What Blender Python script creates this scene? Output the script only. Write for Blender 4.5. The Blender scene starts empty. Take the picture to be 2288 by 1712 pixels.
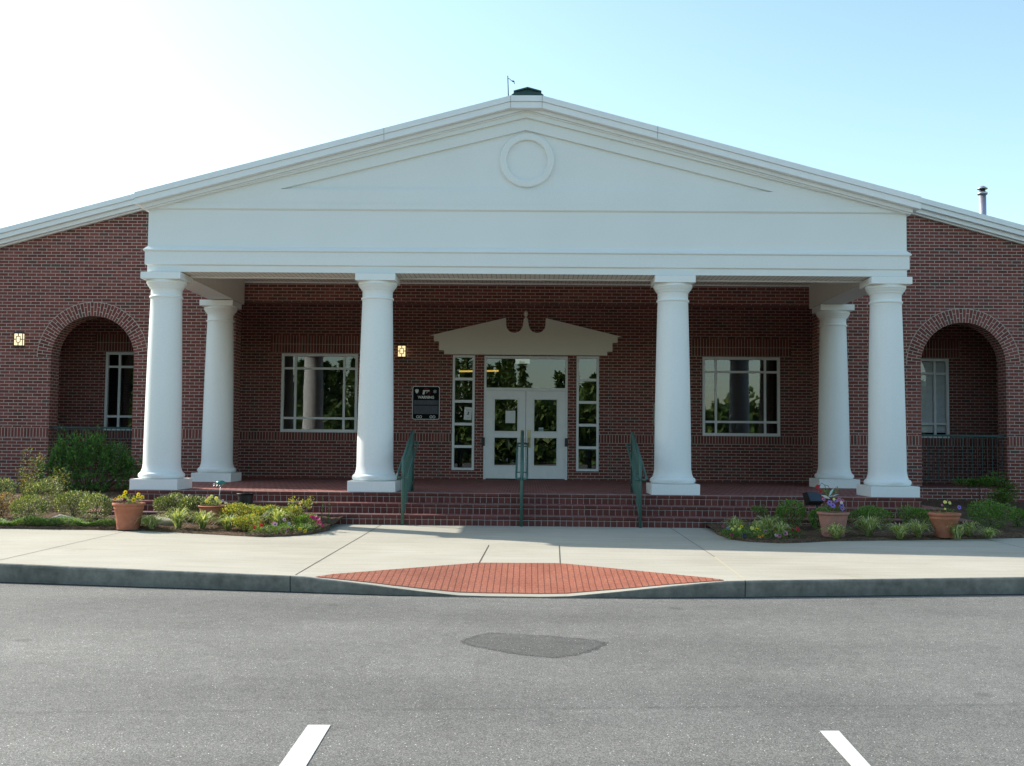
import bpy, bmesh, math, random
from mathutils import Vector, Matrix, Quaternion

R = math.radians
PI = math.pi
scene = bpy.context.scene
col = scene.collection

# ------------------------------------------------------------------ camera, world, sun, exposure
cam_data = bpy.data.cameras.new("camera")
cam = bpy.data.objects.new("camera", cam_data)
col.objects.link(cam)
cam_data.sensor_width = 36.0
cam_data.lens = 38.08
cam_data.clip_start = 0.1
cam_data.clip_end = 3000.0
cam.matrix_world = (Matrix.Translation((0.085, 0.0, 1.543)) @ Matrix.Rotation(0.0157, 4, 'Z')
                    @ Matrix.Rotation(PI / 2 + 0.0553, 4, 'X') @ Matrix.Rotation(0.0094, 4, 'Z'))
scene.camera = cam

SUN = Vector((-1.0, 0.52, 0.763)).normalized()          # direction towards the sun: behind the building, from the left
SUN_EL = math.asin(SUN.z)
SUN_AZ = math.atan2(SUN.x, SUN.y)                        # clockwise from +Y
world = bpy.data.worlds.new("World")
scene.world = world
world.use_nodes = True
wn = world.node_tree.nodes
wn.clear()
wo = wn.new('ShaderNodeOutputWorld')
wb = wn.new('ShaderNodeBackground')
ws = wn.new('ShaderNodeTexSky')
ws.sky_type = 'NISHITA'
ws.sun_disc = False
ws.sun_elevation = SUN_EL
ws.sun_rotation = SUN_AZ
ws.altitude = 200.0
ws.air_density = 1.0
ws.dust_density = 1.3
ws.ozone_density = 0.0
wb.inputs['Strength'].default_value = 0.11
wt = wn.new('ShaderNodeMix'); wt.data_type = 'RGBA'; wt.blend_type = 'MULTIPLY'; wt.inputs[0].default_value = 1.0
wt.inputs[7].default_value = (0.93, 1.025, 0.955, 1.0)        # the camera's slightly cyan white balance
world.node_tree.links.new(ws.outputs[0], wt.inputs[6])
world.node_tree.links.new(wt.outputs[2], wb.inputs[0])
world.node_tree.links.new(wb.outputs[0], wo.inputs[0])

sun_data = bpy.data.lights.new("sun", 'SUN')
sun_data.energy = 2.9
sun_data.angle = R(0.53)
sun_data.color = (1.0, 0.94, 0.84)
sun = bpy.data.objects.new("sun", sun_data)
col.objects.link(sun)
sun.location = SUN * 60
sun.rotation_euler = SUN.to_track_quat('Z', 'Y').to_euler()

scene.view_settings.view_transform = 'Standard'
scene.view_settings.look = 'None'
scene.view_settings.exposure = 1.42
scene.view_settings.gamma = 1.0
scene.view_settings.use_curve_mapping = False
scene.cycles.max_bounces = 8
scene.cycles.diffuse_bounces = 6
scene.cycles.transparent_max_bounces = 12
scene.cycles.caustics_reflective = False
scene.cycles.caustics_refractive = False

# ------------------------------------------------------------------ helpers
class MB:
    """Collects faces and links them as ONE mesh object."""
    def __init__(self):
        self.v = []; self.f = []; self.m = []; self.uv = []; self.s = []
    def face(self, pts, mi=0, uv=None, smooth=False):
        i = len(self.v)
        self.v.extend([tuple(p) for p in pts])
        self.f.append(tuple(range(i, i + len(pts))))
        self.m.append(mi); self.uv.append(uv); self.s.append(smooth)
    def mesh(self, verts, faces, mi=0, smooth=False):
        i = len(self.v)
        self.v.extend([tuple(p) for p in verts])
        for f in faces:
            self.f.append(tuple(i + k for k in f)); self.m.append(mi); self.uv.append(None); self.s.append(smooth)
    def box(self, x0, x1, y0, y1, z0, z1, mi=0, skip=''):
        a, b, c, d = (x0, y0, z0), (x1, y0, z0), (x1, y1, z0), (x0, y1, z0)
        e, f, g, h = (x0, y0, z1), (x1, y0, z1), (x1, y1, z1), (x0, y1, z1)
        if 'f' not in skip: self.face((a, b, f, e), mi)
        if 'b' not in skip: self.face((c, d, h, g), mi)
        if 'l' not in skip: self.face((d, a, e, h), mi)
        if 'r' not in skip: self.face((b, c, g, f), mi)
        if 't' not in skip: self.face((e, f, g, h), mi)
        if 'd' not in skip: self.face((d, c, b, a), mi)
    def prism_y(self, poly, y0, y1, mi=0):
        """polygon in x,z (counter-clockwise seen from -y) extruded from y0 (front) to y1 (back)"""
        n = len(poly)
        self.face([(x, y0, z) for x, z in poly], mi)
        self.face([(x, y1, z) for x, z in reversed(poly)], mi)
        for i in range(n):
            (xa, za), (xb, zb) = poly[i], poly[(i + 1) % n]
            self.face([(xb, y0, zb), (xa, y0, za), (xa, y1, za), (xb, y1, zb)], mi)
    def lathe(self, prof, c=(0, 0, 0), n=32, mi=0, smooth=True, cap=True, axis='z'):
        """profile [(r, h)] from the bottom to the top"""
        vs = []
        for r, h in prof:
            for k in range(n):
                a = 2 * PI * k / n
                if axis == 'z': vs.append((c[0] + r * math.cos(a), c[1] + r * math.sin(a), c[2] + h))
                else: vs.append((c[0] + r * math.cos(a), c[1] - h, c[2] + r * math.sin(a)))
        fs = []
        for i in range(len(prof) - 1):
            for k in range(n):
                a, b = i * n + k, i * n + (k + 1) % n
                fs.append((a, b, b + n, a + n))
        self.mesh(vs, fs, mi, smooth)
        if cap:
            i0 = len(self.v) - len(vs)
            self.f.append(tuple(i0 + k for k in reversed(range(n)))); self.m.append(mi); self.uv.append(None); self.s.append(False)
            t = i0 + (len(prof) - 1) * n
            self.f.append(tuple(t + k for k in range(n))); self.m.append(mi); self.uv.append(None); self.s.append(False)
    def tube(self, pts, r, n=8, mi=0, cap=True):
        pts = [Vector(p) for p in pts]
        rs = r if isinstance(r, (list, tuple)) else [r] * len(pts)
        vs = []; prev = None
        for i, p in enumerate(pts):
            if i == 0: t = pts[1] - p
            elif i == len(pts) - 1: t = p - pts[i - 1]
            else: t = (pts[i + 1] - p).normalized() + (p - pts[i - 1]).normalized()
            t.normalize()
            if prev is None:
                u = t.cross(Vector((0, 0, 1)))
                if u.length < 1e-3: u = t.cross(Vector((1, 0, 0)))
            else:
                u = prev - t * prev.dot(t)
            u.normalize(); prev = u; w = t.cross(u)
            for k in range(n):
                a = 2 * PI * k / n
                vs.append(p + (u * math.cos(a) + w * math.sin(a)) * rs[i])
        fs = []
        for i in range(len(pts) - 1):
            for k in range(n):
                a, b = i * n + k, i * n + (k + 1) % n
                fs.append((a, b, b + n, a + n))
        if cap:
            fs.append(tuple(reversed(range(n)))); m0 = (len(pts) - 1) * n
            fs.append(tuple(m0 + k for k in range(n)))
        self.mesh(vs, fs, mi, True)
    def build(self, name, mats, parent=None, inv=None):
        me = bpy.data.meshes.new(name)
        me.from_pydata(self.v, [], self.f)
        if not isinstance(mats, (list, tuple)): mats = [mats]
        for m in mats: me.materials.append(m)
        me.polygons.foreach_set('material_index', self.m)
        me.polygons.foreach_set('use_smooth', self.s)
        uvl = me.uv_layers.new(name='uv')
        data = []
        for p, uv in zip(me.polygons, self.uv):
            if uv is not None:
                for q in uv: data.extend(q)
                continue
            n = p.normal; ax, ay, az = abs(n.x), abs(n.y), abs(n.z)
            for vi in p.vertices:
                x, y, z = self.v[vi]
                if ay >= ax and ay >= az: data.extend((x, z))
                elif ax >= az: data.extend((y, z))
                else: data.extend((x, y))
        uvl.data.foreach_set('uv', data)
        me.update()
        o = bpy.data.objects.new(name, me)
        col.objects.link(o)
        if parent is not None:
            o.parent = parent
            if inv is not None: o.matrix_parent_inverse = Matrix.Translation(-Vector(inv))
        return o

def tag(o, label=None, cat=None, group=None, kind=None):
    if label: o['label'] = label
    if cat: o['category'] = cat
    if group: o['group'] = group
    if kind: o['kind'] = kind
    return o

def empty(name, loc, label, cat, group=None, rz=0.0):
    o = bpy.data.objects.new(name, None)
    col.objects.link(o)
    o.location = loc; o.rotation_euler = (0, 0, rz); o.empty_display_size = 0.2
    return tag(o, label, cat, group)

def copy_tree(o, parent=None):
    c = o.copy(); col.objects.link(c)
    if parent is not None: c.parent = parent; c.matrix_parent_inverse = o.matrix_parent_inverse.copy()
    for ch in list(o.children): copy_tree(ch, c)
    return c

# ------------------------------------------------------------------ materials
def new_mat(name):
    m = bpy.data.materials.new(name); m.use_nodes = True
    nt = m.node_tree; nt.nodes.clear()
    out = nt.nodes.new('ShaderNodeOutputMaterial')
    b = nt.nodes.new('ShaderNodeBsdfPrincipled')
    nt.links.new(b.outputs[0], out.inputs[0])
    return m, nt, b

def ramp(nt, stops, interp='LINEAR'):
    r = nt.nodes.new('ShaderNodeValToRGB')
    e = r.color_ramp.elements
    r.color_ramp.interpolation = interp
    e[0].position, e[0].color = stops[0][0], (*stops[0][1], 1)
    e[1].position, e[1].color = stops[-1][0], (*stops[-1][1], 1)
    for p, c in stops[1:-1]:
        k = e.new(p); k.color = (*c, 1)
    return r

def noise(nt, scale, detail=4, rough=0.6, vec=None):
    n = nt.nodes.new('ShaderNodeTexNoise')
    n.inputs['Scale'].default_value = scale; n.inputs['Detail'].default_value = detail; n.inputs['Roughness'].default_value = rough
    if vec is not None: nt.links.new(vec, n.inputs['Vector'])
    return n

def pos(nt):
    return nt.nodes.new('ShaderNodeNewGeometry').outputs['Position']

def mix(nt, fac, a, b, mode='MIX'):
    m = nt.nodes.new('ShaderNodeMix'); m.data_type = 'RGBA'; m.blend_type = mode
    def s(sock, v):
        if isinstance(v, (tuple, list)): sock.default_value = (*v, 1) if len(v) == 3 else v
        elif isinstance(v, (int, float)): sock.default_value = v
        else: nt.links.new(v, sock)
    s(m.inputs[0], fac); s(m.inputs[6], a); s(m.inputs[7], b)
    return m.outputs[2]

def math_node(nt, op, a, b=None):
    m = nt.nodes.new('ShaderNodeMath'); m.operation = op
    for i, v in enumerate((a, b)):
        if v is None: continue
        if isinstance(v, (int, float)): m.inputs[i].default_value = v
        else: nt.links.new(v, m.inputs[i])
    return m.outputs[0]

def bump(nt, height, strength, dist, bsdf):
    b = nt.nodes.new('ShaderNodeBump')
    b.inputs['Strength'].default_value = strength; b.inputs['Distance'].default_value = dist
    nt.links.new(height, b.inputs['Height']); nt.links.new(b.outputs[0], bsdf.inputs['Normal'])

def brick_mat(name, bw=0.2032, bh=0.0677, mortar=0.0062, offset=0.5, stops=None, mcol=(0.50, 0.445, 0.39), rough=0.9, spec=0.25):
    m, nt, b = new_mat(name)
    uv = nt.nodes.new('ShaderNodeUVMap'); uv.uv_map = 'uv'
    def tex(c1, c2, mo):
        t = nt.nodes.new('ShaderNodeTexBrick')
        t.offset = offset; t.offset_frequency = 2; t.squash = 1.0
        t.inputs['Color1'].default_value = (*c1, 1); t.inputs['Color2'].default_value = (*c2, 1); t.inputs['Mortar'].default_value = (*mo, 1)
        t.inputs['Scale'].default_value = 1.0
        t.inputs['Mortar Size'].default_value = mortar; t.inputs['Mortar Smooth'].default_value = 0.15; t.inputs['Bias'].default_value = 0.0
        t.inputs['Brick Width'].default_value = bw; t.inputs['Row Height'].default_value = bh
        return t
    p = pos(nt)
    wob = noise(nt, 14.0, 3, 0.5, p)
    vm = nt.nodes.new('ShaderNodeVectorMath'); vm.operation = 'MULTIPLY_ADD'
    nt.links.new(wob.outputs['Color'], vm.inputs[0]); vm.inputs[1].default_value = (0.004, 0.004, 0); nt.links.new(uv.outputs[0], vm.inputs[2])
    t = tex((0, 0, 0), (1, 1, 1), (0.5, 0.5, 0.5))
    nt.links.new(vm.outputs[0], t.inputs['Vector'])
    stops = stops or [(0.0, (0.10, 0.062, 0.048)), (0.04, (0.125, 0.045, 0.036)), (0.3, (0.165, 0.047, 0.038)), (0.65, (0.195, 0.055, 0.044)), (1.0, (0.22, 0.072, 0.057))]
    r = ramp(nt, stops); nt.links.new(t.outputs['Color'], r.inputs[0])
    n1 = noise(nt, 60.0, 5, 0.7, p)
    n2 = noise(nt, 0.9, 4, 0.6, p)
    c = mix(nt, 0.22, r.outputs[0], n1.outputs['Fac'], 'OVERLAY')
    c = mix(nt, 0.35, c, n2.outputs['Fac'], 'SOFT_LIGHT')
    n3 = noise(nt, 25.0, 3, 0.6, p)
    mr = ramp(nt, [(0.3, tuple(0.72 * k for k in mcol)), (0.7, mcol)]); nt.links.new(n3.outputs['Fac'], mr.inputs[0])
    c = mix(nt, t.outputs['Fac'], c, mr.outputs[0])
    nt.links.new(c, b.inputs['Base Color'])
    b.inputs['Roughness'].default_value = rough; b.inputs['Specular IOR Level'].default_value = spec
    inv = math_node(nt, 'SUBTRACT', 1.0, t.outputs['Fac'])
    h = math_node(nt, 'ADD', inv, math_node(nt, 'MULTIPLY', n1.outputs['Fac'], 0.4))
    bump(nt, h, 0.6, 0.006, b)
    return m

def noisy_mat(name, c0, c1, scale, rough=0.8, detail=5, bscale=None, bstr=0.2, bdist=0.004, spec=0.3, metallic=0.0, big=None):
    m, nt, b = new_mat(name)
    p = pos(nt)
    n = noise(nt, scale, detail, 0.65, p)
    r = ramp(nt, [(0.28, c0), (0.72, c1)]); nt.links.new(n.outputs['Fac'], r.inputs[0])
    c = r.outputs[0]
    if big:
        g = noise(nt, big[0], 4, 0.55, p)
        c = mix(nt, big[1], c, g.outputs['Fac'], 'SOFT_LIGHT')
    nt.links.new(c, b.inputs['Base Color'])
    b.inputs['Roughness'].default_value = rough; b.inputs['Specular IOR Level'].default_value = spec; b.inputs['Metallic'].default_value = metallic
    if bscale:
        nb = noise(nt, bscale, 4, 0.6, p); bump(nt, nb.outputs['Fac'], bstr, bdist, b)
    return m

def plain(name, c, rough=0.5, spec=0.5, metallic=0.0, emit=None, estr=0.0):
    m, nt, b = new_mat(name)
    p = pos(nt); n = noise(nt, 9.0, 3, 0.6, p)
    d = tuple(0.86 * k for k in c)
    r = ramp(nt, [(0.3, d), (0.7, c)]); nt.links.new(n.outputs['Fac'], r.inputs[0]); nt.links.new(r.outputs[0], b.inputs['Base Color'])
    b.inputs['Roughness'].default_value = rough; b.inputs['Specular IOR Level'].default_value = spec; b.inputs['Metallic'].default_value = metallic
    if emit:
        b.inputs['Emission Color'].default_value = (*emit, 1); b.inputs['Emission Strength'].default_value = estr
    return m

def leaf_mat(name, stops, trans=0.35, rough=0.55):
    m = bpy.data.materials.new(name); m.use_nodes = True
    nt = m.node_tree; nt.nodes.clear()
    out = nt.nodes.new('ShaderNodeOutputMaterial')
    g = nt.nodes.new('ShaderNodeNewGeometry')
    r = ramp(nt, stops); nt.links.new(g.outputs['Random Per Island'], r.inputs[0])
    b = nt.nodes.new('ShaderNodeBsdfPrincipled'); b.inputs['Roughness'].default_value = rough; b.inputs['Specular IOR Level'].default_value = 0.35
    t = nt.nodes.new('ShaderNodeBsdfTranslucent')
    nt.links.new(r.outputs[0], b.inputs['Base Color'])
    tc = mix(nt, 1.0, r.outputs[0], (1.3, 1.25, 0.5), 'MULTIPLY'); nt.links.new(tc, t.inputs[0])
    ms = nt.nodes.new('ShaderNodeMixShader'); ms.inputs[0].default_value = trans
    nt.links.new(b.outputs[0], ms.inputs[1]); nt.links.new(t.outputs[0], ms.inputs[2]); nt.links.new(ms.outputs[0], out.inputs[0])
    return m

M = {}
M['brick'] = brick_mat('red_brick')
M['soldier'] = brick_mat('soldier_brick', offset=0.0)
M['arch'] = brick_mat('arch_brick', bh=0.068, mortar=0.0072)
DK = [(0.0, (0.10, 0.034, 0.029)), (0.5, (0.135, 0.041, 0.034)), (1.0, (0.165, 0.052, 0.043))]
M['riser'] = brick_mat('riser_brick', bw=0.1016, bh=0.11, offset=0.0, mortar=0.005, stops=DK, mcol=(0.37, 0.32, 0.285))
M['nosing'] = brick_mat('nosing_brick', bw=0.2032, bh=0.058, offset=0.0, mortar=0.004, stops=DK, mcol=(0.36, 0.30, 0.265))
M['paver'] = brick_mat('floor_brick', bw=0.1016, bh=0.2032, offset=0.5, mortar=0.004, stops=[(0.0, (0.19, 0.066, 0.055)), (0.5, (0.24, 0.08, 0.067)), (1.0, (0.29, 0.10, 0.085))], mcol=(0.42, 0.33, 0.29), rough=0.75)
M['mortar'] = noisy_mat('mortar', (0.34, 0.30, 0.265), (0.46, 0.41, 0.36), 25, 0.95)
M['grout'] = plain('control_joint_sealant', (0.20, 0.17, 0.15), 0.9)
M['stucco'] = noisy_mat('white_stucco', (0.72, 0.735, 0.72), (0.80, 0.81, 0.79), 70, 0.85, bscale=220, bstr=0.35, bdist=0.003, spec=0.2, big=(0.8, 0.18))
M['column'] = noisy_mat('painted_column', (0.76, 0.775, 0.76), (0.82, 0.83, 0.81), 40, 0.7, bscale=160, bstr=0.2, bdist=0.002, spec=0.25, big=(1.3, 0.15))
M['metal_white'] = noisy_mat('white_coated_metal', (0.76, 0.775, 0.78), (0.81, 0.82, 0.82), 6, 0.42, spec=0.45)
M['bead'] = None
M['frame'] = noisy_mat('white_window_frame', (0.70, 0.715, 0.71), (0.77, 0.78, 0.77), 8, 0.5)
M['door'] = noisy_mat('white_door_paint', (0.76, 0.76, 0.745), (0.82, 0.82, 0.805), 8, 0.5)
M['lintel'] = noisy_mat('tan_stucco', (0.76, 0.725, 0.64), (0.83, 0.80, 0.71), 60, 0.85, bscale=200, bstr=0.3, bdist=0.003, spec=0.2)
M['roof'] = noisy_mat('green_roof_shingle', (0.03, 0.08, 0.07), (0.05, 0.11, 0.10), 18, 0.8)
M['vent'] = plain('green_vent_metal', (0.012, 0.055, 0.05), 0.5)
M['galv'] = plain('galvanised_metal', (0.55, 0.53, 0.58), 0.35, metallic=0.8)
M['dark'] = plain('dark_room', (0.04, 0.04, 0.037), 0.9)
M['green_paint'] = noisy_mat('green_rail_paint', (0.042, 0.100, 0.082), (0.056, 0.126, 0.104), 20, 0.45, spec=0.4)
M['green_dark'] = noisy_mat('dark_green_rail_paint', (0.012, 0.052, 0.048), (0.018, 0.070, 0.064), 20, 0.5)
M['black'] = plain('black_plastic', (0.012, 0.012, 0.013), 0.4)
M['grey_dark'] = plain('dark_lens', (0.03, 0.045, 0.06), 0.15)
M['terra'] = noisy_mat('terracotta', (0.33, 0.12, 0.068), (0.42, 0.165, 0.10), 14, 0.85, bscale=90, bstr=0.15, big=(4, 0.3))
M['terra_pink'] = noisy_mat('weathered_pink_plastic', (0.30, 0.135, 0.105), (0.38, 0.19, 0.15), 18, 0.8, big=(5, 0.3))
M['soil'] = noisy_mat('potting_soil', (0.02, 0.013, 0.009), (0.06, 0.04, 0.026), 60, 0.95, bscale=90, bstr=0.6, bdist=0.02)
M['brass'] = plain('brushed_brass', (0.42, 0.36, 0.20), 0.35, metallic=0.9)
M['paper'] = plain('white_paper', (0.72, 0.74, 0.72), 0.8)
M['ink'] = plain('dark_ink', (0.03, 0.08, 0.06), 0.8)
M['blind'] = plain('window_blind', (0.30, 0.30, 0.285), 0.5)
M['blind_pale'] = plain('pale_window_blind', (0.86, 0.88, 0.88), 0.5)
M['paint_line'] = noisy_mat('white_road_paint', (0.66, 0.66, 0.62), (0.80, 0.80, 0.77), 45, 0.8, bscale=200, bstr=0.5, bdist=0.004)
def paint_mat():
    m, nt, b = new_mat('worn_road_paint'); p = pos(nt)
    v = nt.nodes.new('ShaderNodeTexVoronoi'); v.inputs['Scale'].default_value = 150.0; nt.links.new(p, v.inputs['Vector'])
    n1 = noise(nt, 11.0, 6, 0.75, p); n2 = noise(nt, 120.0, 3, 0.7, p)
    r = ramp(nt, [(0.3, (0.50, 0.495, 0.46)), (0.7, (0.64, 0.635, 0.60))]); nt.links.new(n1.outputs['Fac'], r.inputs[0])
    w = math_node(nt, 'ADD', math_node(nt, 'MULTIPLY', n1.outputs['Fac'], 0.6), math_node(nt, 'MULTIPLY', n2.outputs['Fac'], 0.55))
    al = math_node(nt, 'LESS_THAN', w, 0.70); nt.links.new(al, b.inputs['Alpha'])
    nt.links.new(mix(nt, 0.3, r.outputs[0], n2.outputs['Fac'], 'OVERLAY'), b.inputs['Base Color']); b.inputs['Roughness'].default_value = 0.85
    bump(nt, v.outputs['Distance'], 0.5, 0.004, b)
    return m
M['paint_line'] = paint_mat()
M['tyre'] = plain('black_rubber', (0.015, 0.015, 0.015), 0.8)
M['rock'] = noisy_mat('pale_stone', (0.34, 0.29, 0.25), (0.55, 0.47, 0.41), 20, 0.9, bscale=40, bstr=0.6, bdist=0.02)

def bead_mat():
    m, nt, b = new_mat('beadboard')
    uv = nt.nodes.new('ShaderNodeUVMap'); uv.uv_map = 'uv'
    sx = nt.nodes.new('ShaderNodeSeparateXYZ'); nt.links.new(uv.outputs[0], sx.inputs[0])
    fr = math_node(nt, 'FRACT', math_node(nt, 'MULTIPLY', sx.outputs[0], 12.0))
    g = math_node(nt, 'LESS_THAN', fr, 0.14)
    c = mix(nt, g, (0.82, 0.80, 0.73), (0.45, 0.44, 0.40)); nt.links.new(c, b.inputs['Base Color'])
    bump(nt, math_node(nt, 'SUBTRACT', 1.0, g), 0.5, 0.006, b)
    b.inputs['Roughness'].default_value = 0.6
    return m
M['bead'] = bead_mat()

def glass_mat(name, refl=0.42, tint=(0.55, 0.60, 0.58)):
    m = bpy.data.materials.new(name); m.use_nodes = True
    nt = m.node_tree; nt.nodes.clear()
    out = nt.nodes.new('ShaderNodeOutputMaterial')
    tr = nt.nodes.new('ShaderNodeBsdfTransparent'); tr.inputs[0].default_value = (*tint, 1)
    gl = nt.nodes.new('ShaderNodeBsdfGlossy'); gl.inputs['Roughness'].default_value = 0.0; gl.inputs[0].default_value = (0.95, 0.97, 1.0, 1)
    n = noise(nt, 1.1, 2, 0.5, pos(nt))
    bp = nt.nodes.new('ShaderNodeBump'); bp.inputs['Strength'].default_value = 0.05; bp.inputs['Distance'].default_value = 0.02
    nt.links.new(n.outputs['Fac'], bp.inputs['Height']); nt.links.new(bp.outputs[0], gl.inputs['Normal'])
    ms = nt.nodes.new('ShaderNodeMixShader'); ms.inputs[0].default_value = refl
    nt.links.new(tr.outputs[0], ms.inputs[1]); nt.links.new(gl.outputs[0], ms.inputs[2]); nt.links.new(ms.outputs[0], out.inputs[0])
    return m
M['glass'] = glass_mat('window_glass', 0.105, (0.66, 0.70, 0.68))
M['glass_pale'] = glass_mat('clear_window_glass', 0.07, (0.95, 0.97, 0.97))

def asphalt_mat(name, k=1.0, soft=False):
    m, nt, b = new_mat(name)
    p = pos(nt)
    v = nt.nodes.new('ShaderNodeTexVoronoi'); v.feature = 'F1'; v.inputs['Scale'].default_value = 200.0; nt.links.new(p, v.inputs['Vector'])
    sp = nt.nodes.new('ShaderNodeSeparateColor'); nt.links.new(v.outputs['Color'], sp.inputs[0])
    g = lambda q: (q * k * 1.06, q * k * 1.025, q * k * 0.955)
    r = ramp(nt, [(0.0, g(0.060)), (0.5, g(0.130)), (0.90, g(0.21)), (1.0, g(0.30))])
    nt.links.new(sp.outputs[0], r.inputs[0])
    n1 = noise(nt, 0.45, 6, 0.62, p); n2 = noise(nt, 150.0, 4, 0.8, p); n5 = noise(nt, 7.0, 5, 0.7, p)
    c = mix(nt, 0.55, r.outputs[0], n1.outputs['Fac'], 'SOFT_LIGHT')
    c = mix(nt, 0.40, c, n5.outputs['Fac'], 'SOFT_LIGHT')
    c = mix(nt, 0.9, c, n2.outputs['Fac'], 'OVERLAY')
    v3 = nt.nodes.new('ShaderNodeTexVoronoi'); v3.feature = 'F1'; v3.inputs['Scale'].default_value = 75.0; nt.links.new(p, v3.inputs['Vector'])
    s3 = nt.nodes.new('ShaderNodeSeparateColor'); nt.links.new(v3.outputs['Color'], s3.inputs[0])
    spark = math_node(nt, 'MULTIPLY', math_node(nt, 'LESS_THAN', v3.outputs['Distance'], 0.27), math_node(nt, 'GREATER_THAN', s3.outputs[0], 0.94))
    c = mix(nt, math_node(nt, 'MULTIPLY', spark, s3.outputs[1]), c, (0.9, 0.9, 0.86))
    # lengthwise scuffs near the kerb, faint broad tyre lanes, one paving seam, a few oil drips
    sx = nt.nodes.new('ShaderNodeSeparateXYZ'); nt.links.new(p, sx.inputs[0])
    mp = nt.nodes.new('ShaderNodeMapping'); mp.inputs['Scale'].default_value = (1.7, 9.0, 1.0); nt.links.new(p, mp.inputs[0])
    n3 = noise(nt, 1.6, 4, 0.7, mp.outputs[0])
    sr = ramp(nt, [(0.60, (1, 1, 1)), (0.70, (0.68, 0.68, 0.66))]); nt.links.new(n3.outputs['Fac'], sr.inputs[0])
    lane = math_node(nt, 'SUBTRACT', 1.0, math_node(nt, 'MULTIPLY', math_node(nt, 'ABSOLUTE', math_node(nt, 'SUBTRACT', sx.outputs[1], 10.0)), 0.75))
    lm = nt.nodes.new('ShaderNodeClamp'); nt.links.new(lane, lm.inputs[0])
    c = mix(nt, lm.outputs[0], c, mix(nt, 1.0, c, sr.outputs[0], 'MULTIPLY'))
    mp2 = nt.nodes.new('ShaderNodeMapping'); mp2.inputs['Scale'].default_value = (0.10, 0.85, 1.0); nt.links.new(p, mp2.inputs[0])
    n4 = noise(nt, 1.0, 3, 0.5, mp2.outputs[0])
    lr = ramp(nt, [(0.38, (0.90, 0.90, 0.90)), (0.62, (1.07, 1.07, 1.06))]); nt.links.new(n4.outputs['Fac'], lr.inputs[0])
    c = mix(nt, 1.0, c, lr.outputs[0], 'MULTIPLY')
    wob = noise(nt, 3.0, 4, 0.6, p)
    ys = math_node(nt, 'ADD', math_node(nt, 'MULTIPLY', sx.outputs[0], -0.085), math_node(nt, 'MULTIPLY', wob.outputs['Fac'], 0.05))
    d = math_node(nt, 'ABSOLUTE', math_node(nt, 'SUBTRACT', math_node(nt, 'ADD', sx.outputs[1], ys), 6.42))
    seam = math_node(nt, 'MULTIPLY', math_node(nt, 'LESS_THAN', d, 0.022), math_node(nt, 'GREATER_THAN', n2.outputs['Fac'], 0.52))
    c = mix(nt, math_node(nt, 'MULTIPLY', seam, 0.42), c, (0.03, 0.03, 0.03))
    v2 = nt.nodes.new('ShaderNodeTexVoronoi'); v2.feature = 'F1'; v2.inputs['Scale'].default_value = 0.9; v2.inputs['Randomness'].default_value = 1.0; nt.links.new(p, v2.inputs['Vector'])
    sd = math_node(nt, 'ADD', v2.outputs['Distance'], math_node(nt, 'MULTIPLY', wob.outputs['Fac'], 0.09))
    orr = ramp(nt, [(0.075, (0.70, 0.70, 0.70)), (0.12, (1, 1, 1))]); nt.links.new(sd, orr.inputs[0])
    c = mix(nt, 1.0, c, orr.outputs[0], 'MULTIPLY')
    nt.links.new(c, b.inputs['Base Color'])
    b.inputs['Roughness'].default_value = 0.78; b.inputs['Specular IOR Level'].default_value = 0.3
    h = math_node(nt, 'ADD', v.outputs['Distance'], n2.outputs['Fac'])
    bump(nt, h, 0.45, 0.004, b)
    if soft:                                   # the edge of the damp patch breaks up between the stones
        at = nt.nodes.new('ShaderNodeAttribute'); at.attribute_name = 'edge'
        th = math_node(nt, 'ADD', math_node(nt, 'MULTIPLY', n5.outputs['Fac'], 0.75), math_node(nt, 'MULTIPLY', sp.outputs[1], 0.45))
        al = math_node(nt, 'GREATER_THAN', at.outputs['Fac'], math_node(nt, 'SUBTRACT', th, 0.25))
        nt.links.new(al, b.inputs['Alpha'])
    return m
M['asphalt'] = asphalt_mat('asphalt')
M['patch'] = asphalt_mat('damp_asphalt', 0.64, True)

def concrete_mat():
    m, nt, b = new_mat('concrete')
    p = pos(nt)
    n1 = noise(nt, 0.5, 6, 0.6, p); n2 = noise(nt, 45.0, 4, 0.7, p)
    mp = nt.nodes.new('ShaderNodeMapping'); mp.inputs['Scale'].default_value = (0.7, 5.0, 1.0); nt.links.new(p, mp.inputs[0])
    n3 = noise(nt, 1.4, 4, 0.6, mp.outputs[0])
    r = ramp(nt, [(0.3, (0.355, 0.325, 0.265)), (0.7, (0.43, 0.40, 0.335))]); nt.links.new(n1.outputs['Fac'], r.inputs[0])
    c = mix(nt, 0.30, r.outputs[0], n2.outputs['Fac'], 'SOFT_LIGHT')
    c = mix(nt, 0.28, c, n3.outputs['Fac'], 'SOFT_LIGHT')
    st = noise(nt, 1.6, 5, 0.7, p)
    sr = ramp(nt, [(0.62, (1, 1, 1)), (0.8, (0.80, 0.76, 0.70))]); nt.links.new(st.outputs['Fac'], sr.inputs[0])
    c = mix(nt, 1.0, c, sr.outputs[0], 'MULTIPLY')
    nt.links.new(c, b.inputs['Base Color']); b.inputs['Roughness'].default_value = 0.88; b.inputs['Specular IOR Level'].default_value = 0.2
    bump(nt, n2.outputs['Fac'], 0.25, 0.004, b)
    return m
M['concrete'] = concrete_mat()
M['kerb'] = noisy_mat('weathered_kerb', (0.13, 0.128, 0.11), (0.29, 0.28, 0.24), 7.0, 0.9, detail=8, bscale=60, bstr=0.4, bdist=0.008, big=(1.5, 0.5))
M['joint'] = plain('joint_filler', (0.075, 0.06, 0.04), 0.95)
M['joint_pale'] = plain('pale_joint_filler', (0.50, 0.44, 0.31), 0.95)
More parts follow.
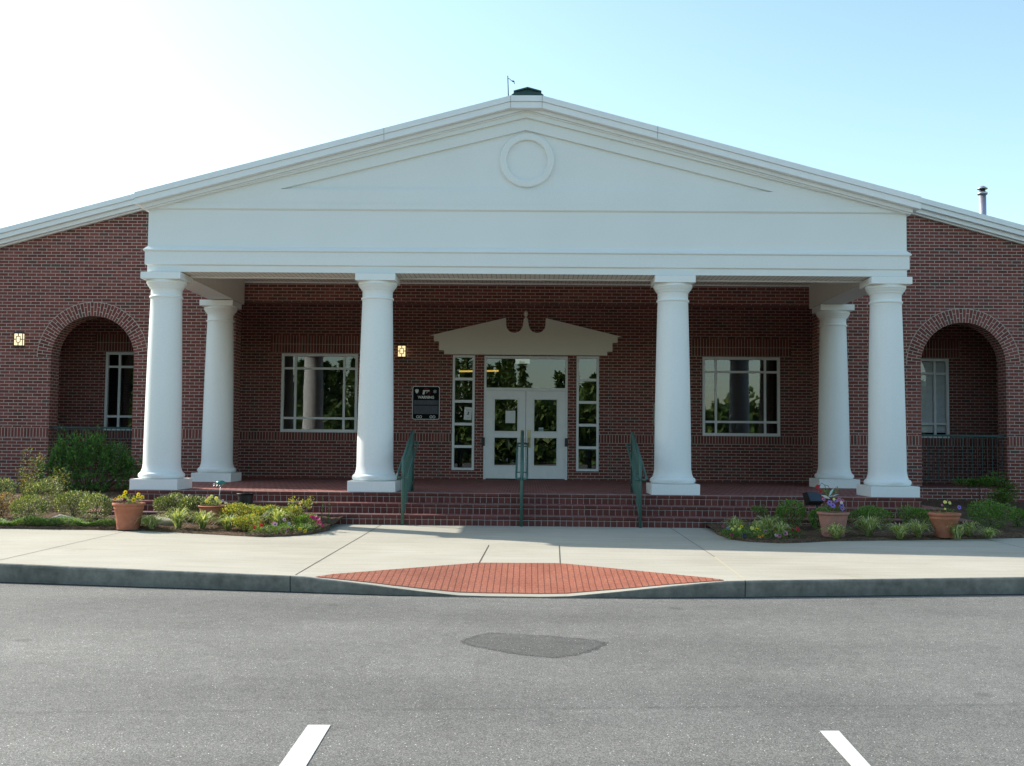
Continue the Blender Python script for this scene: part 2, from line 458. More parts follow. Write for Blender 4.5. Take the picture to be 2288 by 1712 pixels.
def tactile_mat():
    m, nt, b = new_mat('stamped_red_mat'); p = pos(nt)
    uv = nt.nodes.new('ShaderNodeUVMap'); uv.uv_map = 'uv'
    w = noise(nt, 5.0, 3, 0.6, p)
    sx = nt.nodes.new('ShaderNodeSeparateXYZ'); nt.links.new(uv.outputs[0], sx.inputs[0])
    xx = math_node(nt, 'ADD', sx.outputs[1], math_node(nt, 'MULTIPLY', w.outputs['Fac'], 0.010))
    yy = math_node(nt, 'ADD', sx.outputs[0], math_node(nt, 'MULTIPLY', w.outputs['Fac'], 0.03))
    g1 = math_node(nt, 'LESS_THAN', math_node(nt, 'FRACT', math_node(nt, 'MULTIPLY', xx, 15.15)), 0.17)
    g2 = math_node(nt, 'LESS_THAN', math_node(nt, 'FRACT', math_node(nt, 'MULTIPLY', yy, 13.0)), 0.11)
    g3 = math_node(nt, 'LESS_THAN', math_node(nt, 'FRACT', math_node(nt, 'MULTIPLY', xx, 45.45)), 0.22)
    n1 = noise(nt, 48.0, 4, 0.8, p); n2 = noise(nt, 2.2, 5, 0.65, p)
    r = ramp(nt, [(0.28, (0.19, 0.058, 0.034)), (0.5, (0.32, 0.104, 0.062)), (0.72, (0.50, 0.21, 0.14))]); nt.links.new(n1.outputs['Fac'], r.inputs[0])
    c = mix(nt, 0.5, r.outputs[0], n2.outputs['Fac'], 'SOFT_LIGHT')
    c = mix(nt, math_node(nt, 'MULTIPLY', g2, 0.42), c, (0.10, 0.03, 0.022)); c = mix(nt, math_node(nt, 'MULTIPLY', g3, 0.12), c, (0.10, 0.03, 0.022))
    c = mix(nt, math_node(nt, 'MULTIPLY', g1, 0.72), c, (0.09, 0.028, 0.020))  # groove shadow painted into the colour as dark lines
    nt.links.new(c, b.inputs['Base Color']); b.inputs['Roughness'].default_value = 0.8; b.inputs['Specular IOR Level'].default_value = 0.25
    h = math_node(nt, 'ADD', math_node(nt, 'SUBTRACT', 1.0, g1), math_node(nt, 'MULTIPLY', n1.outputs['Fac'], 0.5)); bump(nt, h, 0.6, 0.008, b)
    return m
M['tactile'] = tactile_mat()

def mulch_mat():
    m, nt, b = new_mat('pine_straw_mulch')
    p = pos(nt)
    mp = nt.nodes.new('ShaderNodeMapping'); mp.inputs['Scale'].default_value = (22.0, 70.0, 30.0); mp.inputs['Rotation'].default_value = (0, 0, 0.5); nt.links.new(p, mp.inputs[0])
    n1 = noise(nt, 1.0, 5, 0.75, mp.outputs[0]); n2 = noise(nt, 2.5, 4, 0.6, p); n3 = noise(nt, 40.0, 4, 0.7, p)
    r = ramp(nt, [(0.30, (0.035, 0.024, 0.016)), (0.50, (0.13, 0.085, 0.055)), (0.70, (0.26, 0.18, 0.12))]); nt.links.new(n1.outputs['Fac'], r.inputs[0])
    c = mix(nt, 0.6, r.outputs[0], n2.outputs['Fac'], 'SOFT_LIGHT'); c = mix(nt, 0.5, c, n3.outputs['Fac'], 'OVERLAY')
    nt.links.new(c, b.inputs['Base Color']); b.inputs['Roughness'].default_value = 0.95; b.inputs['Specular IOR Level'].default_value = 0.1
    h = math_node(nt, 'ADD', n1.outputs['Fac'], n3.outputs['Fac']); bump(nt, h, 1.0, 0.03, b)
    return m
M['mulch'] = mulch_mat()
M['lawn'] = noisy_mat('lawn', (0.03, 0.06, 0.015), (0.08, 0.12, 0.03), 12, 0.95)

M['leaf_azalea'] = leaf_mat('azalea_leaf', [(0.0, (0.06, 0.10, 0.028)), (0.45, (0.12, 0.17, 0.052)), (0.80, (0.21, 0.25, 0.10)), (0.91, (0.30, 0.24, 0.13)), (0.94, (0.60, 0.60, 0.46)), (1.0, (0.72, 0.70, 0.58))], 0.38)
M['leaf_brown'] = leaf_mat('dry_leaf', [(0.0, (0.140, 0.084, 0.049)), (0.6, (0.280, 0.182, 0.112)), (1.0, (0.364, 0.308, 0.154))])
M['leaf_gold'] = leaf_mat('golden_leaf', [(0.0, (0.105, 0.150, 0.030)), (0.45, (0.255, 0.315, 0.053)), (0.8, (0.450, 0.450, 0.075)), (0.95, (0.570, 0.300, 0.090)), (1.0, (0.675, 0.660, 0.300))])
M['leaf_bush'] = leaf_mat('dark_bush_leaf', [(0.0, (0.036, 0.108, 0.029)), (0.6, (0.084, 0.204, 0.048)), (1.0, (0.168, 0.312, 0.072))])
M['leaf_shade'] = leaf_mat('green_shrub_leaf', [(0.0, (0.059, 0.137, 0.029)), (0.6, (0.117, 0.235, 0.043)), (0.92, (0.215, 0.352, 0.069)), (1.0, (0.313, 0.254, 0.098))])
M['leaf_nandina'] = leaf_mat('nandina_leaf', [(0.0, (0.11, 0.17, 0.025)), (0.5, (0.23, 0.29, 0.04)), (0.80, (0.36, 0.36, 0.06)), (0.90, (0.42, 0.22, 0.06)), (1.0, (0.48, 0.30, 0.08))], 0.4)
M['leaf_nandina_green'] = leaf_mat('green_nandina_leaf', [(0.0, (0.05, 0.12, 0.025)), (0.6, (0.11, 0.22, 0.04)), (1.0, (0.18, 0.30, 0.06))], 0.4)
M['leaf_liriope'] = leaf_mat('liriope_blade', [(0.0, (0.14, 0.22, 0.06)), (0.35, (0.26, 0.34, 0.10)), (0.65, (0.48, 0.52, 0.26)), (1.0, (0.70, 0.70, 0.50))], 0.45)
M['leaf_pansy'] = leaf_mat('pansy_leaf', [(0.0, (0.068, 0.135, 0.030)), (0.6, (0.135, 0.225, 0.053)), (1.0, (0.225, 0.315, 0.090))])
M['leaf_cover'] = leaf_mat('juniper_needle', [(0.0, (0.076, 0.153, 0.046)), (0.6, (0.178, 0.306, 0.076)), (1.0, (0.332, 0.459, 0.128))])
M['leaf_tree'] = leaf_mat('tree_leaf', [(0.0, (0.042, 0.084, 0.025)), (0.6, (0.105, 0.179, 0.042)), (1.0, (0.210, 0.273, 0.063))], 0.2)
M['stem'] = plain('woody_stem', (0.09, 0.06, 0.04), 0.9)
PET = {'yellow': (0.80, 0.58, 0.02), 'paleyellow': (0.78, 0.74, 0.22), 'orange': (0.72, 0.33, 0.03), 'red': (0.42, 0.02, 0.03), 'pink': (0.52, 0.18, 0.36),
       'pinkwhite': (0.68, 0.40, 0.55), 'magenta': (0.46, 0.02, 0.16), 'violet': (0.30, 0.20, 0.62), 'darkviolet': (0.07, 0.03, 0.14), 'lilac': (0.52, 0.48, 0.68), 'white': (0.75, 0.72, 0.66), 'maroon': (0.12, 0.015, 0.02)}
for k_, c_ in PET.items():
    M['pet_' + k_] = leaf_mat(k_ + '_petal', [(0.0, tuple(0.8 * q for q in c_)), (1.0, c_)], 0.25)

# ------------------------------------------------------------------ setting: ground, road, sidewalk, kerb, beds
def lerp_pts(x, pts):
    if x <= pts[0][0]: return pts[0][1]
    for (xa, ya), (xb, yb) in zip(pts, pts[1:]):
        if x <= xb: return ya + (yb - ya) * (x - xa) / (xb - xa)
    return pts[-1][1]

KERB_Y = [(-40, 12.6), (-9, 12.12), (-5.57, 11.64), (-3.98, 11.39), (-2.38, 11.16), (-1.3, 10.98), (-0.6, 10.94), (0.45, 10.94), (1.15, 10.99), (2.33, 11.155), (3.73, 11.37), (5.34, 11.63), (9, 12.15), (40, 12.7)]
KERB_Z = [(-5.8, 0.205), (-2.36, 0.166), (-2.2, 0.163), (-1.5, 0.103), (-0.95, 0.045), (-0.6, 0.016), (-0.3, 0.010), (0.2, 0.010), (0.5, 0.018), (0.95, 0.060), (1.5, 0.115), (2.1, 0.165), (2.4, 0.170), (5.3, 0.180)]
KERB_FULL = [(-5.8, 0.205), (-2.3, 0.166), (2.3, 0.170), (5.3, 0.180)]
RAMP_TOP = [(-2.10, 11.12), (-0.465, 12.40), (0.458, 12.44), (2.10, 11.16)]
def kerb_y(x): return lerp_pts(x, KERB_Y)
def ramp_top(x):
    k = kerb_y(x)
    if x < -2.10 or x > 2.10: return k
    return max(k + 0.001, lerp_pts(x, RAMP_TOP))
def walk_flat(x, y):
    zk = lerp_pts(x, KERB_FULL); k = kerb_y(x)
    return zk + (0.204 - zk) * min(1.0, max(0.0, (y - k) / (17.6 - k)))
def walk_z(x, y):
    k = kerb_y(x); rt = max(ramp_top(x), k + 0.16)
    zl = lerp_pts(x, KERB_Z)
    if y >= rt: return walk_flat(x, y)
    t = max(0.0, (y - k) / (rt - k))
    return zl + (walk_flat(x, rt) - zl) * t

b = MB(); b.face([(-900, -900, -0.06), (900, -900, -0.06), (900, 900, -0.06), (-900, 900, -0.06)])
tag(b.build('ground', M['lawn']), kind='structure')
b = MB()
xs = [-40, -20, -12] + [-9 + i * 0.5 for i in range(37)] + [12, 20, 40]
for xa, xb in zip(xs, xs[1:]):
    b.face([(xa, -60, 0), (xb, -60, 0), (xb, kerb_y(xb) + 0.02, 0), (xa, kerb_y(xa) + 0.02, 0)])
tag(b.build('road', M['asphalt']), kind='structure')
# the darker repair on the asphalt
b = MB()
pat = [(-0.43, 8.47), (-0.33, 8.32), (-0.12, 8.14), (0.08, 7.98), (0.26, 7.90), (0.42, 7.99), (0.55, 8.15), (0.66, 8.36), (0.70, 8.52), (0.62, 8.63), (0.47, 8.70), (0.31, 8.76), (0.10, 8.82), (-0.10, 8.87), (-0.21, 8.88), (-0.31, 8.78)]
rng = random.Random(5)
fine = []
for i in range(len(pat)):
    (xa, ya), (xb, yb) = pat[i], pat[(i + 1) % len(pat)]
    for k in range(5):
        t = k / 5; fine.append((xa + (xb - xa) * t + rng.uniform(-.008, .008), ya + (yb - ya) * t + rng.uniform(-.012, .012), 0.004))
fine = [(x_, y_, .0015) for x_, y_, z_ in fine]
ctr = Vector((0.13, 8.42, 0.0015))
vals = []
for i in range(len(fine)):
    p0, p1 = Vector(fine[i]), Vector(fine[(i + 1) % len(fine)])
    def ex(p, k): return p + (p - ctr).normalized() * k
    b.face([ctr, ex(p0, -.10), ex(p1, -.10)]); vals += [1, 1, 1]
    b.face([ex(p0, -.10), ex(p0, .05), ex(p1, .05), ex(p1, -.10)]); vals += [1, 0, 0, 1]
po = b.build('asphalt_patch', M['patch'])
ca = po.data.color_attributes.new('edge', 'FLOAT_COLOR', 'CORNER')
ca.data.foreach_set('color', [q for v_ in vals for q in (v_, v_, v_, 1.0)])
tag(po, kind='structure')

# sidewalk sheet, its kerb face
xs = [-40, -30, -20, -14, -11, -9, -8, -7] + [-6 + 0.25 * i for i in range(13)] + [-2.9 + 0.1 * i for i in range(59)] + [3 + 0.25 * i for i in range(13)] + [7, 8, 9, 11, 14, 20, 30, 40]
b = MB()
NV1, NV2 = 7, 9
for xa, xb in zip(xs, xs[1:]):
    def colm(x):
        k = kerb_y(x); rt = max(ramp_top(x), k + 0.16)
        ys = [k + (rt - k) * i / NV1 for i in range(NV1)] + [rt + (17.62 - rt) * i / NV2 for i in range(NV2 + 1)]
        return [(x, y, walk_z(x, y)) for y in ys]
    A, B = colm(xa), colm(xb)
    for i in range(len(A) - 1):
        b.face([A[i], B[i], B[i + 1], A[i + 1]])
tag(b.build('sidewalk', M['concrete']), kind='structure')
b = MB()
rows = [(0.0, 0.0), (0.012, 0.45), (0.02, 0.85), (0.012, 0.95), (-0.0, 1.0)]
for xa, xb in zip(xs, xs[1:]):
    for (oa, ta), (ob, tb) in zip(rows, rows[1:]):
        def q(x, o, t):
            z = lerp_pts(x, KERB_Z); return (x, kerb_y(x) - (o * (z / 0.17)), z * t - (0.01 if t == 0 else 0))
        b.face([q(xa, oa, ta), q(xb, oa, ta), q(xb, ob, tb), q(xa, ob, tb)])
tag(b.build('kerb', M['kerb']), kind='structure')
b = MB()
for xj in (-5.7, -2.34, 2.30, 5.4, -8.8, 8.6):
    for (oa, ta), (ob, tb) in zip(rows, rows[1:]):
        def q2(x, o, t): z = lerp_pts(x, KERB_Z); return (x, kerb_y(x) - o * (z / 0.17) - .003, z * t)
        b.face([q2(xj - .005, oa, ta), q2(xj + .005, oa, ta), q2(xj + .005, ob, tb), q2(xj - .005, ob, tb)])
tag(b.build('kerb_joint', plain('kerb_joint_gap', (0.05, 0.05, 0.045), 0.95)), kind='structure')
b = MB(); rg_ = random.Random(12)  # thin dark strip on the road along the kerb foot, uneven in width
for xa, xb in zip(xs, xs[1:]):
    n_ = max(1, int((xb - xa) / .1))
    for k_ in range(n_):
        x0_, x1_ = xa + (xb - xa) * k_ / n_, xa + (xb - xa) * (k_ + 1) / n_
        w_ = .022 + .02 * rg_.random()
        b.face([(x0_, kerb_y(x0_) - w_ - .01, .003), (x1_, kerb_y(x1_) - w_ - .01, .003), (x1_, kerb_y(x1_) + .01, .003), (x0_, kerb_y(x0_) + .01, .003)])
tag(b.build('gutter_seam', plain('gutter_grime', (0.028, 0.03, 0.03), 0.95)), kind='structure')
# saw-cut joints, 4 mm sheets on the concrete
b = MB(); b2 = MB()
def joint(mb, xa, ya, xb, yb, w=0.009, n=24):
    for i in range(n):
        t0, t1 = i / n, (i + 1) / n
        x0, y0, x1, y1 = xa + (xb - xa) * t0, ya + (yb - ya) * t0, xa + (xb - xa) * t1, ya + (yb - ya) * t1
        mb.face([(x0 - w / 2, y0, walk_z(x0, y0) + .003), (x0 + w / 2, y0, walk_z(x0, y0) + .003), (x1 + w / 2, y1, walk_z(x1, y1) + .003), (x1 - w / 2, y1, walk_z(x1, y1) + .003)])
joint(b, -5.71, 11.70, -5.77, 15.94); joint(b, -2.30, 11.20, -2.28, 17.60, 0.011); joint(b, -0.464, 12.42, -0.428, 14.45, 0.013); joint(b, 0.458, 12.46, 0.505, 14.48, 0.012)
joint(b, 2.36, 13.3, 2.38, 17.60); joint(b, 6.75, 12.0, 6.80, 16.1); joint(b2, 2.31, 11.19, 2.36, 13.3, 0.014); joint(b, -10.2, 12.4, -10.2, 16.0); joint(b, 11, 12.6, 11, 16.2)
tag(b.build('sidewalk_joint', M['joint']), kind='structure')
tag(b2.build('pale_sidewalk_joint', M['joint_pale']), kind='structure')
# stamped red mat on the kerb ramp
b = MB()
NX, NY = 84, 8
xm = [-2.08 + 4.16 * i / NX for i in range(NX + 1)]
def matcol(x):
    lo = kerb_y(x) + 0.018 + 0.095 * max(0.0, 1 - (abs(x) / 2.1) ** 2); hi = max(lo + 0.0015, ramp_top(x) + 0.006)
    return [(x, lo + (hi - lo) * i / NY, 0) for i in range(NY + 1)]
for xa, xb in zip(xm, xm[1:]):
    A, B = matcol(xa), matcol(xb)
    for i in range(NY):
        qd = [A[i], B[i], B[i + 1], A[i + 1]]
        b.face([(x, y, walk_z(x, y) + 0.006) for x, y, _ in qd], uv=[(y, x) for x, y, _ in qd])
tag(b.build('kerb_ramp_mat', M['tactile']), kind='structure')

def bed_z(x, y): return 0.215 + (0.055 if x < 0 else 0.029) * max(0.0, y - 15.6)
LF = [(-40, 16.15), (-7.72, 16.0), (-5.63, 15.94), (-4.85, 15.63), (-4.10, 15.33), (-3.6, 15.17), (-3.25, 15.36), (-3.0, 15.79), (-2.9, 16.4)]
RF = [(2.92, 16.4), (2.95, 15.87), (3.05, 15.42), (3.27, 15.23), (3.58, 15.11), (3.89, 15.22), (4.43, 15.54), (5.85, 15.86), (7.5, 16.37), (40, 16.9)]
rng = random.Random(3)
def bed(front, xs):
    b = MB(); N = 60; cols = []
    for x in xs:
        yf = lerp_pts(x, front); c = []
        for i in range(N + 1):
            t = i / N; y = yf + (22.84 - yf) * (t ** 1.5)
            e = 0.0 if i < 1 else rng.uniform(-0.012, 0.022)
            z = bed_z(x, y) + e if i > 0 else walk_z(x, y) + 0.003
            if 17.6 < y < 23 and -6.9 < x < 6.9: z = min(z, 0.30)
            c.append((x, y, z))
        cols.append(c)
    for A, B in zip(cols, cols[1:]):
        for i in range(N): b.face([A[i], B[i], B[i + 1], A[i + 1]], smooth=True)
    return b
tag(bed(LF, [-40, -25, -18, -14] + [-12 + 0.14 * i for i in range(65)] + [-2.9]).build('mulch_bed', M['mulch']), kind='structure')
tag(bed(RF, [2.92] + [3.0 + 0.14 * i for i in range(65)] + [14, 18, 25, 40]).build('mulch_bed', M['mulch']), kind='structure')

for nm, p in (('left', [(-1.085, 5.20), (-1.07, 2.0), (-0.96, 2.0), (-0.957, 5.20), (-0.977, 5.967), (-1.10, 5.963)]),
              ('right', [(1.655, 5.35), (1.62, 2.0), (1.73, 2.0), (1.75, 5.35), (1.779, 5.987), (1.673, 5.982)])):
    b = MB(); b.face([(x, y, 0.004) for x, y in p])
    tag(b.build('parking_line', M['paint_line']), kind='structure')

# ------------------------------------------------------------------ the building
BLD = (0.0, 20.0, 0.0)
bld = empty('brick_building', BLD, 'red brick building with a white columned portico and wide white pediment', 'building')
def part(mb, name, mats, label=None):
    o = mb.build(name, mats, bld, BLD)
    if label: o['label'] = label
    return o
def sub(mb, name, mats, parent): return mb.build(name, mats, parent)

YF, YW, YB, TW = 18.40, 22.85, 25.11, 0.42
ZP = 0.70
def big_top(x): return min(8.875, 8.985 - 0.2695 * abs(x))
def front_top(x): return min(7.45, 7.521 - 0.2665 * abs(x))
S0, S1 = 1.575, 1.778          # soldier course
ACX, AR, ARO, ASP = 9.21, 0.89, 1.185, 3.275
XE = 14.0

def soldier_uv(pts): return [(z - S0, x) for x, y, z in pts]
# --- front wall with the two arches and the wide middle opening
b = MB()
def front_rect(x0, x1, z0, z1, mi=0, y=YW, slope=False):
    zt0, zt1 = (big_top(x0) - 0.24, big_top(x1) - 0.24) if slope else (z1, z1)
    pts = [(x0, y, z0), (x1, y, z0), (x1, y, zt1), (x0, y, zt0)]
    b.face(pts, mi, [(z - S0, x) for x, _, z in pts] if mi == 1 else None)
def wall_stack(x0, x1, y):
    front_rect(x0, x1, -0.1, S0, 0, y); front_rect(x0, x1, S0, S1, 1, y); front_rect(x0, x1, S1, ASP, 0, y)
for y in (YW, YW + TW):
    for sgn in (-1, 1):
        def R2(xa, xb): return (xa, xb) if sgn > 0 else (-xb, -xa)
        wall_stack(*R2(6.16, ACX - AR), y); wall_stack(*R2(ACX + AR, XE), y)
        front_rect(*R2(6.16, ACX - ARO), ASP, 4.55, 0, y); front_rect(*R2(ACX + ARO, XE), ASP, 4.55, 0, y)
        front_rect(*R2(ACX - AR, ACX + AR), -0.1, ZP - 0.004, 0, y)
        cx = sgn * ACX; n = 48
        for k in range(n):
            a0, a1 = PI - PI * k / n, PI - PI * (k + 1) / n
            pi = lambda a, r: (cx + r * math.cos(a), y, ASP + r * math.sin(a))
            q = [pi(a0, AR), pi(a1, AR), pi(a1, ARO), pi(a0, ARO)]
            s0, s1 = k * 0.068, (k + 1) * 0.068
            q2 = [pi(a0, ARO - .003), pi(a1, ARO - .003), pi(a1, ARO + .007), pi(a0, ARO + .007)]
            if y == YW: b.face([(px_, py_ - .003, pz_) for px_, py_, pz_ in q2], 3)
            b.face(q, 2, [(0.002, s0), (0.002, s1), (0.3068, s1), (0.3068, s0)])
            xa, xb = pi(a0, ARO)[0], pi(a1, ARO)[0]
            b.face([pi(a0, ARO), pi(a1, ARO), (xb, y, 4.55), (xa, y, 4.55)], 0)
        # radial reveal of the arch, its jambs and sill
        if y == YW:
            for k in range(n):
                a0, a1 = PI - PI * k / n, PI - PI * (k + 1) / n
                g = lambda a, yy: (cx + AR * math.cos(a), yy, ASP + AR * math.sin(a))
                s0, s1 = k * 0.0582, (k + 1) * 0.0582
                b.face([g(a1, YW), g(a0, YW), g(a0, YW + TW), g(a1, YW + TW)], 2, [(0, s1 * 1.163), (0, s0 * 1.163), (TW, s0 * 1.163), (TW, s1 * 1.163)])
            for s in (-1, 1):
                xj = cx + s * AR
                b.face([(xj, YW, ZP - .05), (xj, YW + TW, ZP - .05), (xj, YW + TW, ASP), (xj, YW, ASP)])
            xj = sgn * 6.16
            b.face([(xj, YW, -.1), (xj, YW + TW, -.1), (xj, YW + TW, 4.5), (xj, YW, 4.5)])
    front_rect(-6.16, 6.16, 4.5, 4.55, 0, y)
    for xa, xb in ((-XE, -10.395), (-10.395, -8.025), (-8.025, -6.16), (-6.16, -0.4), (-0.4, 0.4), (0.4, 6.16), (6.16, 8.025), (8.025, 10.395), (10.395, XE)):
        front_rect(xa, xb, 4.55, 0, 0, y, slope=True)
b.face([(-6.16, YW, 4.5), (6.16, YW, 4.5), (6.16, YW + TW, 4.5), (-6.16, YW + TW, 4.5)])
# outer side walls and rear wall
for sx in (-XE, XE):
    b.face([(sx, YW, -.1), (sx, 45, -.1), (sx, 45, big_top(XE) - .1), (sx, YW, big_top(XE) - .1)])
b.face([(-XE, 45, -.1), (XE, 45, -.1), (XE, 45, big_top(XE) - .1), (0, 45, 8.7), (-XE, 45, big_top(XE) - .1)])
part(b, 'wall', [M['brick'], M['soldier'], M['arch'], M['mortar']])

# --- recessed back wall with window and door openings
WINS = [(-5.685, -3.90), (4.10, 5.893)]
ARCHW = [(-9.81, -8.03), (7.99, 9.775)]
WZ0, WZ1 = 1.745, 3.58
SLZ0 = 0.905
holes = [(a, c, WZ0, WZ1) for a, c in WINS + ARCHW] + [(-1.692, -1.17, SLZ0, 3.572), (1.186, 1.71, SLZ0, 3.572), (-0.958, 0.985, ZP, 3.562)]
xs = sorted({-13.6, 13.6} | {h[0] for h in holes} | {h[1] for h in holes} | {-5.95, -3.64, 3.84, 6.15, -10.07, -7.77, 7.73, 10.03})
zs = sorted({ZP - .01, S0 - .01, S1 - .03, 3.60, 3.80, 4.0, 4.95} | {h[2] for h in holes} | {h[3] for h in holes})
b = MB()
for xa, xb in zip(xs, xs[1:]):
    for za, zb in zip(zs, zs[1:]):
        xc, zc = (xa + xb) / 2, (za + zb) / 2
        if any(h[0] < xc < h[1] and h[2] < zc < h[3] for h in holes): continue
        pts = [(xa, YB, za), (xb, YB, za), (xb, YB, zb), (xa, YB, zb)]
        if S0 - .01 < zc < S1 - .03 and not (-1.98 < xc < 1.98): b.face(pts, 1, [(z - S0 + .012, x) for x, _, z in pts])
        elif 3.60 < zc < 4.0 and any(a - .27 < xc < c + .27 for a, c in WINS + ARCHW): b.face(pts, 1, [(z - 3.6, x) for x, _, z in pts])
        else: b.face(pts, 0)
for xa, xb, za, zb in holes:
    y2 = YB + 0.16
    b.face([(xa, YB, za), (xa, YB, zb), (xa, y2, zb), (xa, y2, za)]); b.face([(xb, YB, za), (xb, y2, za), (xb, y2, zb), (xb, YB, zb)])
    b.face([(xa, YB, zb), (xb, YB, zb), (xb, y2, zb), (xa, y2, zb)]); b.face([(xa, YB, za), (xa, y2, za), (xb, y2, za), (xb, YB, za)])
for s in (-13.6, 13.6): b.face([(s, YW + TW, ZP), (s, YB, ZP), (s, YB, 4.95), (s, YW + TW, 4.95)])
part(b, 'back_wall', [M['brick'], M['soldier']])
# dark rooms behind the panes
b = MB()
b.face([(-13.5, 29.5, ZP), (13.5, 29.5, ZP), (13.5, 29.5, 4.3), (-13.5, 29.5, 4.3)])
b.face([(-13.5, YB + .17, ZP - .003), (13.5, YB + .17, ZP - .003), (13.5, 29.5, ZP - .003), (-13.5, 29.5, ZP - .003)])
b.face([(-13.5, YB + .17, 4.3), (13.5, YB + .17, 4.3), (13.5, 29.5, 4.3), (-13.5, 29.5, 4.3)])
for x in (-13.5, -7.2, -2.6, 2.8, 7.2, 13.5): b.face([(x, YB + .17, ZP), (x, 29.5, ZP), (x, 29.5, 4.3), (x, YB + .17, 4.3)])
part(b, 'inner_room', M['dark'])

# --- porch platform and steps
b = MB()
def tier(hx, yf, z1, z0):
    zn = z1 - 0.060
    for pts_f in ([(-hx, yf), (hx, yf)], [(-hx, 23.0), (-hx, yf)], [(hx, yf), (hx, 23.0)]):
        (xa, ya), (xb, yb) = pts_f
        L = math.hypot(xb - xa, yb - ya)
        u0 = xa if ya == yb else ya; u1 = u0 + L
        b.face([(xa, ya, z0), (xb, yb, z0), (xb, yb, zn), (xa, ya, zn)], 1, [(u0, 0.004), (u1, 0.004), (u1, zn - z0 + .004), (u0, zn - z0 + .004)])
        # rounded nosing, slightly proud
        nx_, ny_ = ((0, -1) if ya == yb else ((-1, 0) if xa < 0 else (1, 0)))
        prof = [(0.0, zn), (0.012, zn + 0.006), (0.014, zn + 0.038), (0.004, zn + 0.054), (-0.02, z1)]
        e = 0.014
        for (pa, za), (pb, zb) in zip(prof, prof[1:]):
            def P(x, y, p, z, side):
                if ya == yb: return (x + (e if side else -e) * (1 if p > 0 else 0), y - p, z)
                return (x + nx_ * p, y, z)
            b.face([P(xa, ya, pa, za, 0), P(xb, yb, pa, za, 1), P(xb, yb, pb, zb, 1), P(xa, ya, pb, zb, 0)], 2,
                   [(u0, za - zn + .001), (u1, za - zn + .001), (u1, zb - zn + .001), (u0, zb - zn + .001)])
HX = 6.63
tier(HX + .60, 17.60, 0.370, 0.19); tier(HX + .30, 17.90, 0.535, 0.36); tier(HX, 18.20, 0.700, 0.525)
b.face([(-HX - .6, 17.6, .37), (HX + .6, 17.6, .37), (HX + .6, 17.9, .37), (-HX - .6, 17.9, .37)], 3)
b.face([(-HX - .3, 17.9, .535), (HX + .3, 17.9, .535), (HX + .3, 18.2, .535), (-HX - .3, 18.2, .535)], 3)
for s in (-1, 1):
    b.face([(s * (HX + .6), 17.9, .37), (s * HX, 17.9, .37), (s * HX, 22.84, .37), (s * (HX + .6), 22.84, .37)], 3)
    b.face([(s * (HX + .3), 18.2, .535), (s * HX, 18.2, .535), (s * HX, 22.84, .535), (s * (HX + .3), 22.84, .535)], 3)
b.face([(-HX, 18.22, .70), (HX, 18.22, .70), (HX, YW, .70), (-HX, YW, .70)], 3)
b.face([(-13.6, YW, .698), (13.6, YW, .698), (13.6, YB, .698), (-13.6, YB, .698)], 3)
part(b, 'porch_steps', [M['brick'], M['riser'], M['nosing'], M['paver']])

# --- entablature: a profile swept round the two sides and the front
b = MB()
HXE = 6.50
prof = [(0.0, 4.43), (0.0, 4.535), (0.035, 4.555), (0.035, 4.770), (0.062, 4.788), (0.062, 4.808), (0.0, 4.872), (0.0, 5.500), (0.035, 5.530), (0.035, 5.62)]
def path(p): return [(-HXE - p, YW), (-HXE - p, YF - p), (HXE + p, YF - p), (HXE + p, YW)]
for (pa, za), (pb, zb) in zip(prof, prof[1:]):
    A, B = path(pa), path(pb)
    for i in range(3):
        b.face([(*A[i], za), (*A[i + 1], za), (*B[i + 1], zb), (*B[i], zb)])
# soffit ring and inner faces
b.face([(-HXE, YF, 4.43), (HXE, YF, 4.43), (HXE, 19.0, 4.43), (-HXE, 19.0, 4.43)], 1, [(0, 0), (13, 0), (13, .6), (0, .6)])
for s in (-1, 1):
    pts = [(s * HXE, 19.0, 4.43), (s * 5.99, 19.0, 4.43), (s * 5.99, YW, 4.43), (s * HXE, YW, 4.43)]
    b.face(pts, 0)
    b.face([(s * 5.99, 19.0, 4.43), (s * 5.99, YW, 4.43), (s * 5.99, YW, 4.93), (s * 5.99, 19.0, 4.93)], 1)
b.face([(-5.99, 19.0, 4.43), (5.99, 19.0, 4.43), (5.99, 19.0, 4.93), (-5.99, 19.0, 4.93)], 1)
b.face([(-5.99, 19.0, 4.93), (5.99, 19.0, 4.93), (5.99, YW, 4.93), (-5.99, YW, 4.93)], 1)
# slim trim where soffits meet
b.box(-5.985, 5.985, 18.93, 18.985, 4.405, 4.428, 2); b.box(-5.985, 5.985, YW - .04, YW - .005, 4.895, 4.925, 2)
part(b, 'entablature', [M['stucco'], M['bead'], M['metal_white']])
# loggia ceiling
b = MB(); b.face([(-13.6, YW + TW, 4.92), (13.6, YW + TW, 4.92), (13.6, YB, 4.92), (-13.6, YB, 4.92)])
part(b, 'loggia_ceiling', M['bead'])

# --- pediment: layered stucco
b = MB()
Y0, Y1, Y2 = 18.425, 18.375, 18.325
zl = lambda x: front_top(x) - 0.02
def symm(poly, y0, y1):
    b.prism_y(poly, y0, y1); b.prism_y([(-x, z) for x, z in reversed(poly)], y0, y1)
b.prism_y([(-5.3, 5.70), (5.3, 5.70), (0.0, 7.25)], Y0, 18.60)
b.prism_y([(-HXE - .035, 5.535), (HXE + .035, 5.535), (HXE + .035, 5.64), (5.72, 5.872), (-5.72, 5.872), (-HXE - .035, 5.64)], Y1, 18.60)
symm([(-4.235, 5.872), (0.0, 6.925), (0.0, 7.139), (-5.08, 5.872)], Y1, 18.59)
symm([(-5.72, 5.858), (-5.08, 5.858), (0.0, 7.132), (0.0, 7.43), (-5.9, 5.93)], Y2, 18.58)
